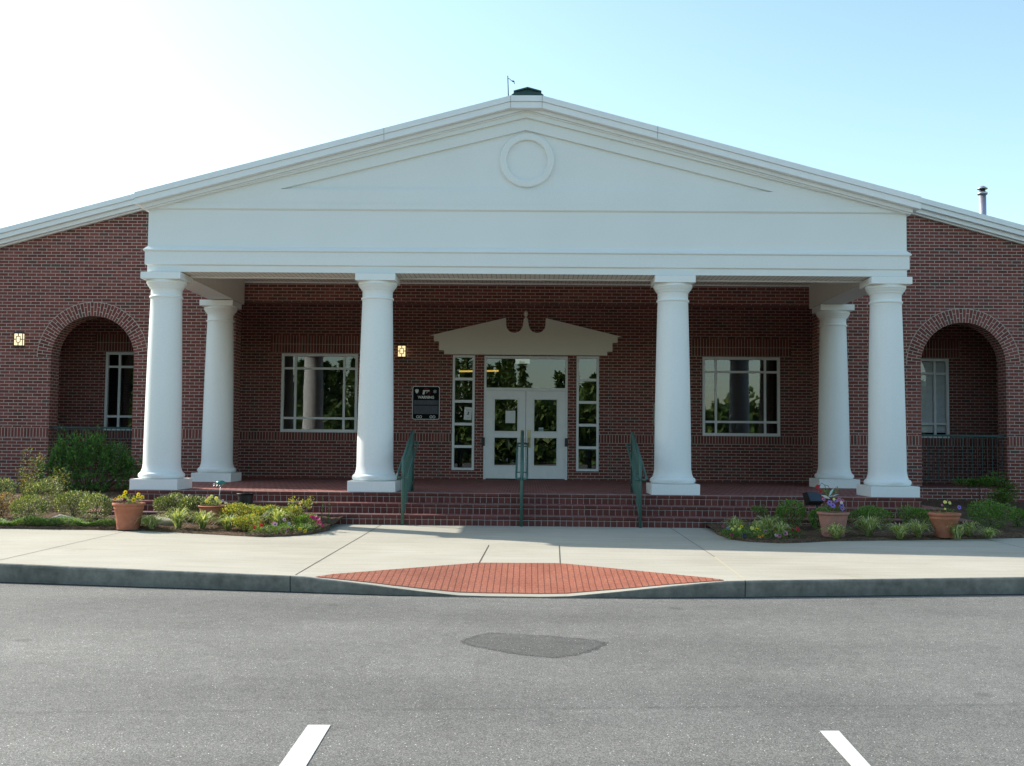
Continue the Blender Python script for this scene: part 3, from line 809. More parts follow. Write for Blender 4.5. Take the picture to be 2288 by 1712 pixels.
# round ornament
prof = [(0.350, 0.0), (0.352, 0.038), (0.362, 0.05), (0.455, 0.05), (0.47, 0.038), (0.472, 0.0)]
b.lathe(prof, (0.02, Y0, 6.40), 72, 0, False, False, axis='y')
part(b, 'pediment', M['stucco'])

# --- cornices (raking)
def rake(mb, top, xs, y0, y1, d0, d1, mi=0):
    for xa, xb in zip(xs, xs[1:]):
        za, zb = top(xa), top(xb)
        p = [(xa, y0, za + d1), (xb, y0, zb + d1), (xb, y0, zb + d0), (xa, y0, za + d0)]
        q = [(x, y1, z) for x, _, z in p]
        mb.face(p, mi); mb.face([p[1], p[0], q[0], q[1]], mi); mb.face([p[3], p[2], q[2], q[3]], mi)
        mb.face([q[1], q[0], q[3], q[2]], mi)
        if xa == xs[0]: mb.face([p[0], p[3], q[3], q[0]], mi)
        if xb == xs[-1]: mb.face([p[2], p[1], q[1], q[2]], mi)
b = MB()
XF = [-6.66, -0.27, 0.27, 6.66]
point = lambda x: 7.521 - 0.2665 * abs(x)
rake(b, front_top, XF, 18.126, 18.30, 0.0, -0.098)
rake(b, front_top, XF, 18.150, 18.30, -0.101, -0.206)
rake(b, point, [-6.56, 0, 6.56], 18.262, 18.45, -0.209, -0.272)
rake(b, point, [-6.545, 0, 6.545], 18.298, 18.45, -0.275, -0.296)
for s in (-1, 1):       # eave returns running back along the sides
    xa, xb = sorted((s * 6.50, s * 6.66))
    b.box(xa, xb, 18.302, 22.60, 5.55, front_top(6.66) - .003)
for xj, ln in ((-2.42, .206), (2.23, .206), (-0.268, .206), (0.268, .206)):
    z = front_top(xj); b.box(xj - .0025, xj + .0025, 18.123, 18.13, z - ln + .11, z - .002, 1)
    b.box(xj - .0025, xj + .0025, 18.147, 18.16, z - ln + .002, z - .104, 1)
part(b, 'cornice', [M['metal_white'], M['grout']])
for s in (-1, 1):
    b = MB()
    X = [6.2, XE + .3] if s > 0 else [-XE - .3, -6.2]
    rake(b, big_top, X, 22.560, 22.80, 0.0, -0.108)
    rake(b, big_top, X, 22.600, 22.80, -0.111, -0.212)
    rake(b, big_top, X, 22.690, 22.83, -0.215, -0.300)
    rake(b, big_top, X, 22.770, 22.845, -0.303, -0.335)
    part(b, 'wing_cornice', M['metal_white'])

# --- roofs with their vent and flue
b = MB()
for s in (-1, 1):
    b.face([(s * 6.62, 18.14, point(6.62) - .03), (0, 18.14, point(0) - .10), (0, 23.4, point(0) - .10), (s * 6.62, 23.4, point(6.62) - .03)])
    b.face([(s * (XE + .3), 22.6, big_top(XE + .3) - .02), (s * .4, 22.6, big_top(.4) - .02), (s * .4, 45.3, big_top(.4) - .02), (s * (XE + .3), 45.3, big_top(XE + .3) - .02)])
b.face([(-.4, 22.6, big_top(.4) - .02), (.4, 22.6, big_top(.4) - .02), (.4, 45.3, big_top(.4) - .02), (-.4, 45.3, big_top(.4) - .02)])
roof = part(b, 'roof', M['roof'])
b = MB()
cx = 0.0
b.prism_y([(cx - .27, 8.85), (cx + .27, 8.85), (cx + .27, 9.125), (cx, 9.20), (cx - .27, 9.125)], 23.0, 26.0)
b.prism_y([(cx - .35, 8.985), (cx + .35, 8.985), (cx + .345, 9.02), (cx + .265, 9.075), (cx - .265, 9.075), (cx - .345, 9.02)], 22.9, 26.1)
b.prism_y([(cx - .30, 9.105), (cx - .27, 9.105), (cx, 9.178), (cx + .27, 9.105), (cx + .30, 9.105), (cx + .30, 9.13), (cx, 9.212), (cx - .30, 9.13)], 22.96, 26.04)
sub(b, 'ridge_vent', M['vent'], roof)
b = MB()
b.lathe([(0.088, 0), (0.088, 2.10)], (11.40, 27.0, 5.75), 20, 0)
b.lathe([(0.112, 0), (0.125, 0.02), (0.125, 0.05), (0.105, 0.06)], (11.40, 27.0, 7.86), 20, 0)
b.lathe([(0.07, 0), (0.07, 0.09)], (11.40, 27.0, 7.91), 16, 1)
b.lathe([(0.122, 0), (0.127, 0.02), (0.05, 0.075)], (11.40, 27.0, 8.0), 20, 0)
sub(b, 'flue_pipe', [M['galv'], M['black']], roof)

# --- columns: plinth, shaft with base torus, capital
def column_meshes():
    p = MB(); p.box(-.405, .405, -.405, .405, 0, .176)
    s = MB()
    pr = [(0.33, 0.176), (0.365, 0.182), (0.383, 0.205), (0.389, 0.232), (0.383, 0.258), (0.362, 0.280), (0.346, 0.284), (0.343, 0.300), (0.333, 0.325), (0.323, 0.36), (0.316, 0.41)]
    H0, H1, r0, r1 = 0.45, 3.28, 0.314, 0.262
    for k in range(13):
        t = k / 12; pr.append((r0 - (r0 - r1) * (0.35 * t + 0.65 * t ** 1.7), H0 + (H1 - H0) * t))
    pr += [(0.264, 3.285), (0.279, 3.292), (0.283, 3.306), (0.279, 3.322), (0.264, 3.330), (0.261, 3.335)]
    s.lathe(pr, (0, 0, 0), 56, 0, True, False)
    c = MB()
    c.lathe([(0.261, 3.335), (0.262, 3.44), (0.272, 3.452), (0.282, 3.458), (0.282, 3.470), (0.302, 3.492), (0.319, 3.515), (0.321, 3.528), (0.330, 3.533), (0.336, 3.552), (0.336, 3.575), (0.328, 3.596)], (0, 0, 0), 56, 0, True, False)
    c.box(-.342, .342, -.342, .342, 3.596, 3.712)
    return p, s, c
def edges(o, w=0.006):
    bv = o.modifiers.new('bevel', 'BEVEL'); bv.width = w; bv.segments = 2; bv.limit_method = 'ANGLE'; bv.angle_limit = R(50)
COLS = [(-6.235, 18.645), (-2.553, 18.645), (2.557, 18.645), (6.215, 18.645), (-6.33, 22.285), (6.33, 22.285)]
P_, S_, C_ = column_meshes()
proto = S_.build('column', M['column'], bld)
edges(P_.build('plinth', M['column'], proto)); edges(C_.build('capital', M['column'], proto), 0.004)
for i, (x, y) in enumerate(COLS):
    o = proto if i == 0 else copy_tree(proto, bld)
    o.location = (x, y - BLD[1], ZP)

# --- windows
def make_window(x0, x1, z0, z1, mull_x, mull_z, pale=False, tilt=12, lift=0.0):
    y0 = YB - 0.012
    f = MB(); fw = 0.062
    f.box(x0 + .002, x1 - .002, y0, YB + .07, z1 - fw, z1 - .003); f.box(x0 + .002, x1 - .002, y0 - .006, YB + .07, z0 + .003, z0 + fw + .01)
    f.box(x0 + .003, x0 + fw, y0 + .001, YB + .07, z0 + fw + .01, z1 - fw); f.box(x1 - fw, x1 - .003, y0 + .001, YB + .07, z0 + fw + .01, z1 - fw)
    for mx in mull_x: f.box(mx - .026, mx + .026, YB + .012, YB + .06, z0 + fw + .01, z1 - fw)
    segs = [x0 + fw] + [v for m in mull_x for v in (m - .026, m + .026)] + [x1 - fw]
    for mz in mull_z:
        for k in range(0, len(segs), 2): f.box(segs[k], segs[k + 1], YB + .014, YB + .06, mz - .026, mz + .026)
    w = part(f, 'window', M['frame'])
    g = MB(); g.face([(x0 + .03, YB + .036, z0 + .03), (x1 - .03, YB + .036, z0 + .03), (x1 - .03, YB + .036, z1 - .03), (x0 + .03, YB + .036, z1 - .03)])
    sub(g, 'pane', M['glass_pale'] if pale else M['glass'], w)
    s = MB(); pitch = 0.0265; n = int((z1 - z0 - .08 - lift) / pitch); hw = 0.0125
    a = R(tilt); dy, dz = hw * math.cos(a), hw * math.sin(a)
    for k in range(n):
        zc = z1 - .05 - k * pitch
        s.face([(x0 + .05, YB + .11 - dy, zc - dz), (x1 - .05, YB + .11 - dy, zc - dz), (x1 - .05, YB + .11 + dy, zc + dz), (x0 + .05, YB + .11 + dy, zc + dz)])
    for t in (0.2, 0.8):
        xx = x0 + (x1 - x0) * t; s.box(xx - .002, xx + .002, YB + .095, YB + .098, z1 - .05 - n * pitch, z1 - .05)
    s.box(x0 + .05, x1 - .05, YB + .10, YB + .125, z1 - .06 - n * pitch, z1 - .04 - n * pitch)
    sub(s, 'blind', M['blind_pale'] if pale else M['blind'], w)
    return w
H1_, H2_ = 3.235, 2.075
make_window(*WINS[0], WZ0, WZ1, (-5.356, -4.22), (H1_, H2_))
make_window(*WINS[1], WZ0, WZ1, (4.414, 5.55), (H1_, H2_))
make_window(*ARCHW[0], WZ0, WZ1, (-9.487, -8.35), (H1_, H2_))
make_window(*ARCHW[1], WZ0, WZ1, (8.31, 9.458), (H1_, H2_), True, 62, 0.10)
# brick sill under each window is in the wall; sidelights
def make_sidelight(x0, x1):
    f = MB(); fw = 0.056; z0, z1 = SLZ0, 3.572; y0 = YB - .012
    f.box(x0 + .002, x1 - .002, y0, YB + .07, z1 - fw, z1 - .003); f.box(x0 + .002, x1 - .002, y0 - .004, YB + .07, z0 + .003, z0 + fw)
    f.box(x0 + .003, x0 + fw, y0 + .001, YB + .07, z0 + fw, z1 - fw); f.box(x1 - fw, x1 - .003, y0 + .001, YB + .07, z0 + fw, z1 - fw)
    for mz in (3.017, 2.498, 1.970, 1.450): f.box(x0 + fw, x1 - fw, YB + .002, YB + .06, mz - .031, mz + .031)
    w = part(f, 'sidelight', M['frame'])
    g = MB(); g.face([(x0 + .03, YB + .036, z0 + .03), (x1 - .03, YB + .036, z0 + .03), (x1 - .03, YB + .036, z1 - .03), (x0 + .03, YB + .036, z1 - .03)])
    sub(g, 'pane', M['glass'], w)
make_sidelight(-1.692, -1.17); make_sidelight(1.186, 1.71)
# door frame with its transom
f = MB(); X0, X1 = -0.958, 0.985
f.box(X0 + .002, X0 + .055, YB - .02, YB + .08, ZP + .002, 3.50); f.box(X1 - .055, X1 - .002, YB - .02, YB + .08, ZP + .002, 3.50)
f.box(X0 + .002, X1 - .002, YB - .02, YB + .08, 3.50, 3.559); f.box(X0 + .055, X1 - .055, YB - .015, YB + .08, 2.752, 2.822)
w = part(f, 'door_frame', M['frame'])
g = MB(); g.face([(X0 + .05, YB + .03, 2.82), (X1 - .05, YB + .03, 2.82), (X1 - .05, YB + .03, 3.50), (X0 + .05, YB + .03, 3.50)])
sub(g, 'transom_pane', M['glass'], w)
def make_door(xl, xr, lites, hinge):
    y0, y1 = YB + .005, YB + .05
    zb, zt = ZP + .022, 2.748
    d = MB()
    (gx0, gx1, a0, a1), (_, _, c0, c1) = lites
    d.box(xl, gx0, y0, y1, zb, zt); d.box(gx1, xr, y0, y1, zb, zt)
    for za, zz in ((zb, c0), (c1, a0), (a1, zt)): d.box(gx0, gx1, y0, y1, za, zz)
    o = part(d, 'door', M['door'])
    fr = MB()
    for z0, z1 in ((a0, a1), (c0, c1)):
        e = .032
        fr.box(gx0 - .004, gx1 + .004, y0 - .014, y0 + .03, z0 - .004, z0 + e); fr.box(gx0 - .004, gx1 + .004, y0 - .014, y0 + .03, z1 - e, z1 + .004)
        fr.box(gx0 - .004, gx0 + e, y0 - .013, y0 + .03, z0 + e, z1 - e); fr.box(gx1 - e, gx1 + .004, y0 - .013, y0 + .03, z0 + e, z1 - e)
    sub(fr, 'glazing_frame', M['frame'], o)
    for z0, z1 in ((a0, a1), (c0, c1)):
        g = MB(); g.face([(gx0 + .01, y0 + .012, z0 + .01), (gx1 - .01, y0 + .012, z0 + .01), (gx1 - .01, y0 + .012, z1 - .01), (gx0 + .01, y0 + .012, z1 - .01)])
        sub(g, 'pane', M['glass'], o)
    return o
dl = make_door(-.905, .012, ((-.735, -.145, 1.786, 2.584), (-.735, -.145, .996, 1.695)), -1)
dr = make_door(.020, .932, ((.182, .765, 1.786, 2.584), (.182, .765, .996, 1.695)), 1)
for o, xa in ((dl, -.104), (dr, .056)):
    h = MB(); h.box(xa, xa + .078, YB - .004, YB + .004, 1.44, 1.845)
    h.box(xa + .03, xa + .048, YB - .055, YB - .004, 1.50, 1.52); h.box(xa + .03, xa + .048, YB - .055, YB - .004, 1.62, 1.64); h.tube([(xa + .039, YB - .05, 1.47), (xa + .039, YB - .05, 1.67)], .012)
    sub(h, 'handle', M['brass'], o)
for x in (X0 + .012, X1 - .012):
    h = MB(); h.box(x - .05, x + .02, YB - .045, YB - .021, 1.47, 1.665)
    sub(h, 'door_stop', M['black'], w)
# --- broken pediment above the doors
b = MB(); ya, yb_ = YB - .10, YB - .002
cxp = 0.0
right = [(2.215, 4.022), (0.462, 4.443), (0.432, 4.425), (0.445, 4.39), (0.425, 4.375), (0.44, 4.34), (0.455, 4.30)]
arc1 = [(0.455 - 0.19 * (1 - math.cos(PI / 2 * k / 6)) , 4.28 - 0.185 * math.sin(PI / 2 * k / 6)) for k in range(1, 7)]
arc2 = [(0.265 - 0.20 * math.sin(PI / 2 * k / 6), 4.095 + 0.21 * (1 - math.cos(PI / 2 * k / 6))) for k in range(1, 7)]
tip = [(0.055, 4.36), (0.05, 4.42), (0.022, 4.445)]
outline = right + arc1 + arc2 + tip
# body in convex strips: each side between the base line and the outline
def strip(pts, sg):
    for (xa_, za), (xb_, zb) in zip(pts, pts[1:]):
        if abs(xa_ - xb_) < 1e-4: continue
        q = [(sg * xa_, 4.020), (sg * xb_, 4.020), (sg * xb_, zb), (sg * xa_, za)]
        q = q if (sg * (xb_ - xa_)) > 0 else q[::-1]
        b.face([(x, ya, z) for x, z in q]); b.face([(sg * xa_, ya, za), (sg * xb_, ya, zb), (sg * xb_, yb_, zb), (sg * xa_, yb_, za)])
mono = [(2.215, 4.022), (0.462, 4.443), (0.455, 4.30)] + arc1 + arc2 + tip + [(0.0, 4.45)]
mono = [p for i, p in enumerate(mono)]
for sg in (-1, 1): strip(mono, sg)
b.face([(-2.215, ya, 4.02), (2.215, ya, 4.02), (2.215, yb_, 4.02), (-2.215, yb_, 4.02)])
for hx, z0, z1, p in ((2.13, 3.885, 4.017, .004), (2.01, 3.678, 3.885, .004), (1.89, 3.587, 3.678, .004)): b.box(-hx, hx, ya + p, yb_, z0, z1)
b.box(-2.16, 2.16, ya - .008, ya + .01, 4.010, 4.021); b.box(-.004, .004, ya - .002, ya + .01, 4.03, 4.30)
dp = part(b, 'door_pediment', M['lintel'])
for x in (-1.985, 1.985):
    b = MB(); b.box(x - .005, x + .005, YB - .003, YB + .01, ZP + .003, 3.58); part(b, 'control_joint', M['grout'])
b = MB(); b.lathe([(0.018, 0), (0.028, 0.01), (0.016, 0.025), (0.045, 0.05), (0.054, 0.08), (0.050, 0.115), (0.036, 0.15), (0.015, 0.17), (0.002, 0.176)], (0, YB - .055, 4.447), 20)
sub(b, 'finial', M['lintel'], dp)
b = MB(); b.box(-.27, .10, 27.9, 28.05, 3.60, 3.72, 0)
part(b, 'ceiling_light', plain('lit_ceiling_panel', (0.8, 0.8, 0.7), 0.6, emit=(0.75, 0.85, 0.72), estr=0.12))
b = MB(); b.tube([(-1.66, 27.0, 3.32), (-.68, 27.0, 3.34)], .022)
part(b, 'tube_light', plain('lit_amber_tube', (0.8, 0.6, 0.2), 0.6, emit=(1.0, 0.62, 0.12), estr=0.35))

# ------------------------------------------------------------------ things fixed to the building
M['mast'] = plain('dull_dark_steel', (0.10, 0.12, 0.12), 0.7)
def antenna():
    t = empty('antenna', (-0.40, 22.9, 8.75), 'thin bent antenna mast on the roof beside the green ridge vent', 'antenna')
    b = MB(); b.tube([(0, 0, 0), (-.03, 0, .68)], .012, 8); b.build('mast', M['mast'], t)
    b = MB(); b.tube([(-.03, 0, .615), (0.0, 0, .62), (.075, 0, .555), (.085, 0, .55)], .007, 6); b.tube([(.07, 0, .57), (.115, 0, .55)], .016, 6); b.tube([(.11, 0, .545), (.118, 0, .50)], .008, 6)
    b.build('arm', M['black'], t)
antenna()

M['lamp_frame'] = plain('dark_bronze_frame', (0.015, 0.02, 0.022), 0.5)
def wall_lamp(loc, label):
    t = empty('wall_lamp', loc, label, 'wall lamp', 'square lattice wall lamps on the brick walls')
    w, h, d = .098, .14, .10
    b = MB()
    b.box(-w, w, -d, 0, h - .018, h + .012); b.box(-w, w, -d, 0, -h - .012, -h + .012)
    for x in (-w, w - .014):
        b.box(x, x + .014, -d, -d + .012, -h + .012, h - .018)
        b.box(x, x + .014, -.012, 0, -h + .012, h - .018)
    y0, y1 = -d + .001, -d + .009
    b.box(-.009, .009, y0, y1, .065, h - .018); b.box(-.009, .009, y0, y1, -h + .012, -.065)
    b.box(-w + .014, -.046, y0, y1, -.009, .009); b.box(.046, w - .014, y0, y1, -.009, .009)
    for z in (-.065, .057): b.box(-.046, .046, y0, y1, z - .004, z + .010)
    for x in (-.046, .038): b.box(x - .003, x + .011, y0, y1, -.057, .057)
    for x in (-w, w - .012): b.box(x, x + .012, -d + .013, -.013, -.005, .005)
    b.build('frame', M['lamp_frame'], t)
    b = MB(); b.box(-w + .008, w - .008, -d + .006 + .004, -.004, -h + .008, h - .02)
    b.build('glass_shade', plain('lit_amber_glass', (0.75, 0.7, 0.5), 0.4, emit=(1.0, 0.80, 0.42), estr=0.42), t)
wall_lamp((-10.77, YW, 3.645), 'lit lattice wall lamp on the sunlit brick wall left of the arch')
wall_lamp((-2.875, YB, 3.65), 'lit lattice wall lamp on the shaded porch wall above the warning sign')

def handrail(x, label):
    t = empty('handrail', (x, 17.52, 0.2), label, 'handrail', 'green metal handrails on the entrance steps')
    Y1_, Y2_ = 0.0, 1.40
    b = MB()
    b.tube([(0, Y1_, -.02), (0, Y1_, 1.035), (0, Y1_ + .03, 1.068), (0, Y2_ - .03, 1.535), (0, Y2_, 1.52), (0, Y2_, .48)], .027, 10)
    b.build('frame', M['green_paint'], t)
    b = MB(); b.tube([(0, Y1_, .16), (0, Y2_, .66)], .017, 8)
    b.build('bottom_rail', M['green_paint'], t)
    for k in range(1, 12):
        y = Y2_ * k / 12; f = k / 12
        b = MB(); b.tube([(0, y, .165 + .5 * f), (0, y, 1.04 + .47 * f)], .009, 6, cap=False)
        b.build('picket', M['green_paint'], t)
    for s in (-1, 1):
        xx = s * .088; b = MB()
        pts = [(xx * .25, -.02, .775), (xx * .8, -.035, .765), (xx, -.04, .79), (xx, 0, .83), (xx, 1.44, 1.33), (xx * .6, 1.46, 1.338), (xx * .2, 1.42, 1.335)]
        b.tube(pts, .018, 8)
        for y in (.10, 1.30): b.tube([(0, y, .835 + .347 * y), (xx, y, .835 + .347 * y)], .009, 6)
        b.build('hand_grip', M['green_paint'], t)
handrail(-1.935, 'green metal handrail on the steps beside the left inner column')
handrail(-0.02, 'green metal handrail in the middle of the steps before the doors')
handrail(1.89, 'green metal handrail on the steps beside the right inner column')

def arch_railing(cx, label):
    t = empty('railing', (cx, YW + .10, ZP), label, 'railing', 'green picket railings in the brick arches')
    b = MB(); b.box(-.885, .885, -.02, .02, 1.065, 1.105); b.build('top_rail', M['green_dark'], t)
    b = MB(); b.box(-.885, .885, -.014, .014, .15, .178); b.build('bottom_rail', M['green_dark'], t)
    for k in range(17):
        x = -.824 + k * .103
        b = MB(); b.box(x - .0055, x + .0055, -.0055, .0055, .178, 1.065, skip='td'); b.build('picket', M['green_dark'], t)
arch_railing(-ACX, 'dark green picket railing in the left brick arch behind the big bush')
arch_railing(ACX, 'dark green picket railing in the right brick arch')

def text_mesh(txt, size, ex=0.001, bold=0.0):
    cu = bpy.data.curves.new('lettering', 'FONT'); cu.body = txt; cu.size = size; cu.extrude = ex; cu.align_x = 'CENTER'; cu.align_y = 'CENTER'; cu.offset = bold
    o = bpy.data.objects.new('tmp', cu); col.objects.link(o)
    dg = bpy.context.evaluated_depsgraph_get()
    me = bpy.data.meshes.new_from_object(o.evaluated_get(dg))
    bpy.data.objects.remove(o)
    return me

def warning_sign():
    cx, cz = -2.301, 2.4545; W2, H2 = .317, .388
    t = empty('warning_sign', (cx, YB, cz), 'black warning sign with silver edge on the brick wall left of the doors', 'sign')
    def rr(w, h, r, n=6):
        pts = []
        for (sx, sz, a0) in ((1, -1, -90), (1, 1, 0), (-1, 1, 90), (-1, -1, 180)):
            for k in range(n + 1):
                a = R(a0 + 90 * k / n); pts.append((sx * (w - r) + r * math.cos(a), sz * (h - r) + r * math.sin(a)))
        return pts
    b = MB(); b.prism_y(rr(W2, H2, .05), -.018, -.002); b.build('edge', plain('silver_sign_edge', (0.78, 0.77, 0.74), 0.4), t)
    b = MB(); b.prism_y(rr(W2 - .014, H2 - .014, .04), -.021, -.0185); b.build('face', plain('matt_black_sign', (0.010, 0.012, 0.011), 0.95, 0.08), t)
    w = plain('sign_white', (0.80, 0.80, 0.76), 0.7); red = plain('sign_red', (0.30, 0.02, 0.02), 0.7); gry = plain('sign_body_blue_grey', (0.060, 0.068, 0.088), 0.7)
    me = text_mesh('WARNING', .088, .0008, .003); me.materials.append(w)
    o = bpy.data.objects.new('lettering', me); col.objects.link(o); o.parent = t; o.rotation_euler = (PI / 2, 0, 0); o.location = (0, -.0225, .125)
    o.scale = (0.88, 1, 1)
    b = MB()
    for z0, z1 in ((-.045, .062), (-.262, -.062)): b.box(-.288, .288, -.0225, -.0212, z0, z1)
    b.build('text_panel', gry, t)
    b = MB()                                                # small illegible lines of the body text
    rg = random.Random(8)
    for z in [.046, .026, .006, -.014, -.032] + [-.082 - .021 * k for k in range(9)]:
        x = -.265
        while x < .25:
            l = rg.uniform(.02, .06)
            if x + l < .268: b.box(x, x + l, -.0238, -.0227, z - .0035, z + .0035)
            x += l + .012
    b.build('text_lines', plain('sign_small_text', (0.17, 0.17, 0.19), 0.7), t)
    # hand gun in a red circle
    b = MB(); b.lathe([(.092, 0), (.092, .001), (.083, .0012), (.083, 0)], (.005, -.0213, .245), 40, 0, False, False, axis='y')
    b.build('red_ring', red, t)
    b = MB()
    gun = [(-.075, .282), (-.066, .296), (.078, .296), (.078, .276), (.062, .268), (.030, .258), (.0, .226), (-.012, .240), (-.03, .250), (-.038, .20), (-.082, .196), (-.078, .23), (-.068, .262)]
    b.prism_y([(-.075, .266), (.078, .268), (.078, .294), (-.070, .294)], -.0240, -.0215); b.prism_y([(-.083, .196), (-.040, .196), (-.026, .264), (-.066, .264)], -.0240, -.0215)
    b.prism_y([(-.004, .222), (.008, .222), (.056, .264), (.036, .264)], -.0240, -.0215)
    b.build('gun_symbol', w, t)
    b = MB(); c = (-.214, .27)
    b.prism_y([(c[0] + x, c[1] + z) for x, z in [(0, -.058), (.030, -.028), (.042, .010), (.036, .040), (.018, .036), (0, .052), (-.018, .036), (-.036, .040), (-.042, .010), (-.030, -.028)]], -.0235, -.0215)
    b.build('shield_badge', w, t)
    b = MB(); c = (.205, .265); pts = []
    for k in range(12):
        r = .052 if k % 2 == 0 else .028; a = PI / 2 + PI * k / 6; pts.append((c[0] + r * math.cos(a), c[1] + r * math.sin(a)))
    for k in range(12):
        pa, pb = pts[k], pts[(k + 1) % 12]; b.face([(c[0], -.0235, c[1]), (pb[0], -.0235, pb[1]), (pa[0], -.0235, pa[1])][::-1])
    b.build('star_badge', plain('sign_grey', (0.30, 0.32, 0.30), 0.7), t)
    for cx_ in (-.155, .155):
        b = MB()
        for s in (-1, 1):
            for k in range(20):
                a0, a1 = 2 * PI * k / 20, 2 * PI * (k + 1) / 20; q = []
                for a, r in ((a0, .022), (a0, .033), (a1, .033), (a1, .022)): q.append((cx_ + s * .034 + r * math.cos(a), -.0232, -.325 + r * math.sin(a)))
                b.face(q[::-1])
        b.build('handcuff_symbol', w, t)
warning_sign()
def plaque():
    t = empty('framed_board', (3.29, YB, 2.23), 'dark green framed board almost hidden behind the right inner column', 'board')
    b = MB(); b.box(-.31, .31, -.022, -.002, -.25, .25); b.build('frame', M['lintel'], t)
    b = MB(); b.box(-.30, .30, -.026, -.0222, -.24, .24); b.build('panel', M['green_dark'], t)
plaque()
def paper(x, z, w, h, ry, label, marks, y=YB - .004):
    t = empty('notice', (x, y, z), label, 'notice', 'paper notices on the entrance glass')
    t.rotation_euler = (0, ry, 0)
    b = MB(); b.box(-w / 2, w / 2, -.0016, 0, -h / 2, h / 2); b.build('sheet', M['paper'], t)
    if marks:
        fp = plain('faint_print', (0.36, 0.40, 0.38), 0.8)
        for z0, x0, x1 in ((.34 * h, -.36 * w, .30 * w), (.27 * h, -.3 * w, .36 * w), (.20 * h, -.24 * w, .2 * w), (-.30 * h, -.3 * w, .3 * w), (-.37 * h, -.34 * w, .26 * w)):
            b = MB(); b.box(x0, x1, -.0028, -.0019, z0 - .003, z0 + .003); b.build('print_line', fp, t)
        b = MB()
        b.prism_y([(-.005, .045), (.028, .030), (.030, .010), (.012, -.012), (.022, -.032), (-.026, -.034), (-.014, -.010), (.006, .012), (-.008, .022)], -.0030, -.0019)
        b.build('green_symbol', M['ink'], t)
paper(-1.325, 2.217, .178, .292, R(3.5), 'tilted white notice with a green mark on the left sidelight', True, YB + .03)
paper(-0.34, 2.145, .228, .285, 0.0, 'blank white sheet taped in the left door window', False, YB + .008)
def sticker():
    t = empty('window_sticker', (.372, YB + .014, 1.865), 'small pale sticker in the lower corner of the right door window', 'sticker')
    b = MB(); b.box(-.054, .054, -.0016, 0, -.042, .040); b.build('sheet', plain('pale_blue_sticker', (0.42, 0.52, 0.54), 0.7), t)
    b = MB(); b.box(-.048, .048, -.0026, -.0018, -.012, -.002); b.build('print_line', M['ink'], t)
    b = MB(); b.box(-.048, .04, -.0026, -.0018, -.030, -.024); b.build('print_line', M['ink'], t)
sticker()

# ------------------------------------------------------------------ plants
def rnd_unit(rg):
    z = rg.uniform(-1, 1); a = rg.uniform(0, 2 * PI); s = math.sqrt(1 - z * z)
    return Vector((s * math.cos(a), s * math.sin(a), z))
def leaf(mb, p, d, up, L, Wd, mi=0):
    """a four-corner leaf from p along d, folded a little"""
    d = d.normalized(); s = d.cross(up)
    if s.length < 1e-3: s = d.cross(Vector((1, 0.3, 0)))
    s.normalize(); n = s.cross(d)
    a, c = p, p + d * L
    m = p + d * L * 0.5 - n * Wd * 0.16
    mb.face([a, m + s * Wd * .5, c, m - s * Wd * .5], mi)
def foliage(mb, rg, rx, ry, h, n, L, z0=0.02, fill=0.55, lumps=9, flat=0.0):
    """small leaves over a lumpy dome: bumps of different size, ragged tips, dark hollows between them"""
    bumps = []
    for k in range(lumps):
        a = rg.uniform(0, 2 * PI); e = rg.uniform(.05, 1.2); bumps.append((Vector((math.cos(a) * math.cos(e), math.sin(a) * math.cos(e), math.sin(e))), rg.uniform(.10, .30)))
    for i in range(n):
        u = rnd_unit(rg)
        if u.z < -.2 and rg.random() < .6: u.z = -u.z
        k = .80 + sum(w * max(0.0, u.dot(d) - .72) / .28 for d, w in bumps)
        q = rg.random(); k *= (rg.uniform(.82, 1.02) if q < .80 else (rg.uniform(.45, .85) if q < .95 else rg.uniform(1.0, 1.13)))
        p = Vector((u.x * rx * k, u.y * ry * k, h * .47 + u.z * h * .53 * k))
        if p.z < z0: p.z = z0 + rg.uniform(0, .05)
        d = (u * .8 + rnd_unit(rg) * .8 + Vector((0, 0, .35 - flat))).normalized()
        leaf(mb, p, d, rnd_unit(rg) * .6 + Vector((0, 0, 1)), L * rg.uniform(.6, 1.3), L * rg.uniform(.42, .65))
def stems(mb, rg, rx, ry, h, n, r=.006):
    for i in range(n):
        a = rg.uniform(0, 2 * PI); k = rg.uniform(.1, .6)
        mb.tube([(0, 0, -.03), (rx * k * .4 * math.cos(a), ry * k * .4 * math.sin(a), h * .35), (rx * k * math.cos(a), ry * k * math.sin(a), h * rg.uniform(.6, .85))], [r, r * .8, r * .5], 5)
SG = 'low rounded shrubs in the mulch beds'
def shrub(x, y, w, h, label, mat, seed, n=900, L=.034, depth=None, group=SG, flat=0.0, cat='shrub', name='shrub', fill=.55):
    rg = random.Random(seed)
    t = empty(name, (x, y, bed_z(x, y)), label, cat, group)
    b = MB(); foliage(b, rg, w * .43, (depth or w) * .43, h, int(n * 2.1), L, fill=fill, flat=flat)
    b.build('foliage', M[mat], t)
    b = MB(); stems(b, rg, w / 2, (depth or w) / 2, h, 7); b.build('stem', M['stem'], t)
    return t
shrub(-8.78, 18.10, .66, .46, 'pale green low shrub cut by the left edge of the photo', 'leaf_azalea', 1, 1100)
shrub(-8.16, 16.95, .46, .34, 'brownish half bare low shrub at the left edge behind the sidewalk', 'leaf_brown', 2, 520)
shrub(-8.16, 18.29, .74, .43, 'pale flecked low shrub left of the big dark bush', 'leaf_azalea', 3, 1200)
shrub(-7.50, 16.42, .66, .38, 'flecked green low shrub nearest the sidewalk at the far left', 'leaf_azalea', 4, 1100)
shrub(-7.04, 16.95, .60, .39, 'flecked green low shrub in front of the big dark bush', 'leaf_azalea', 5, 1050)
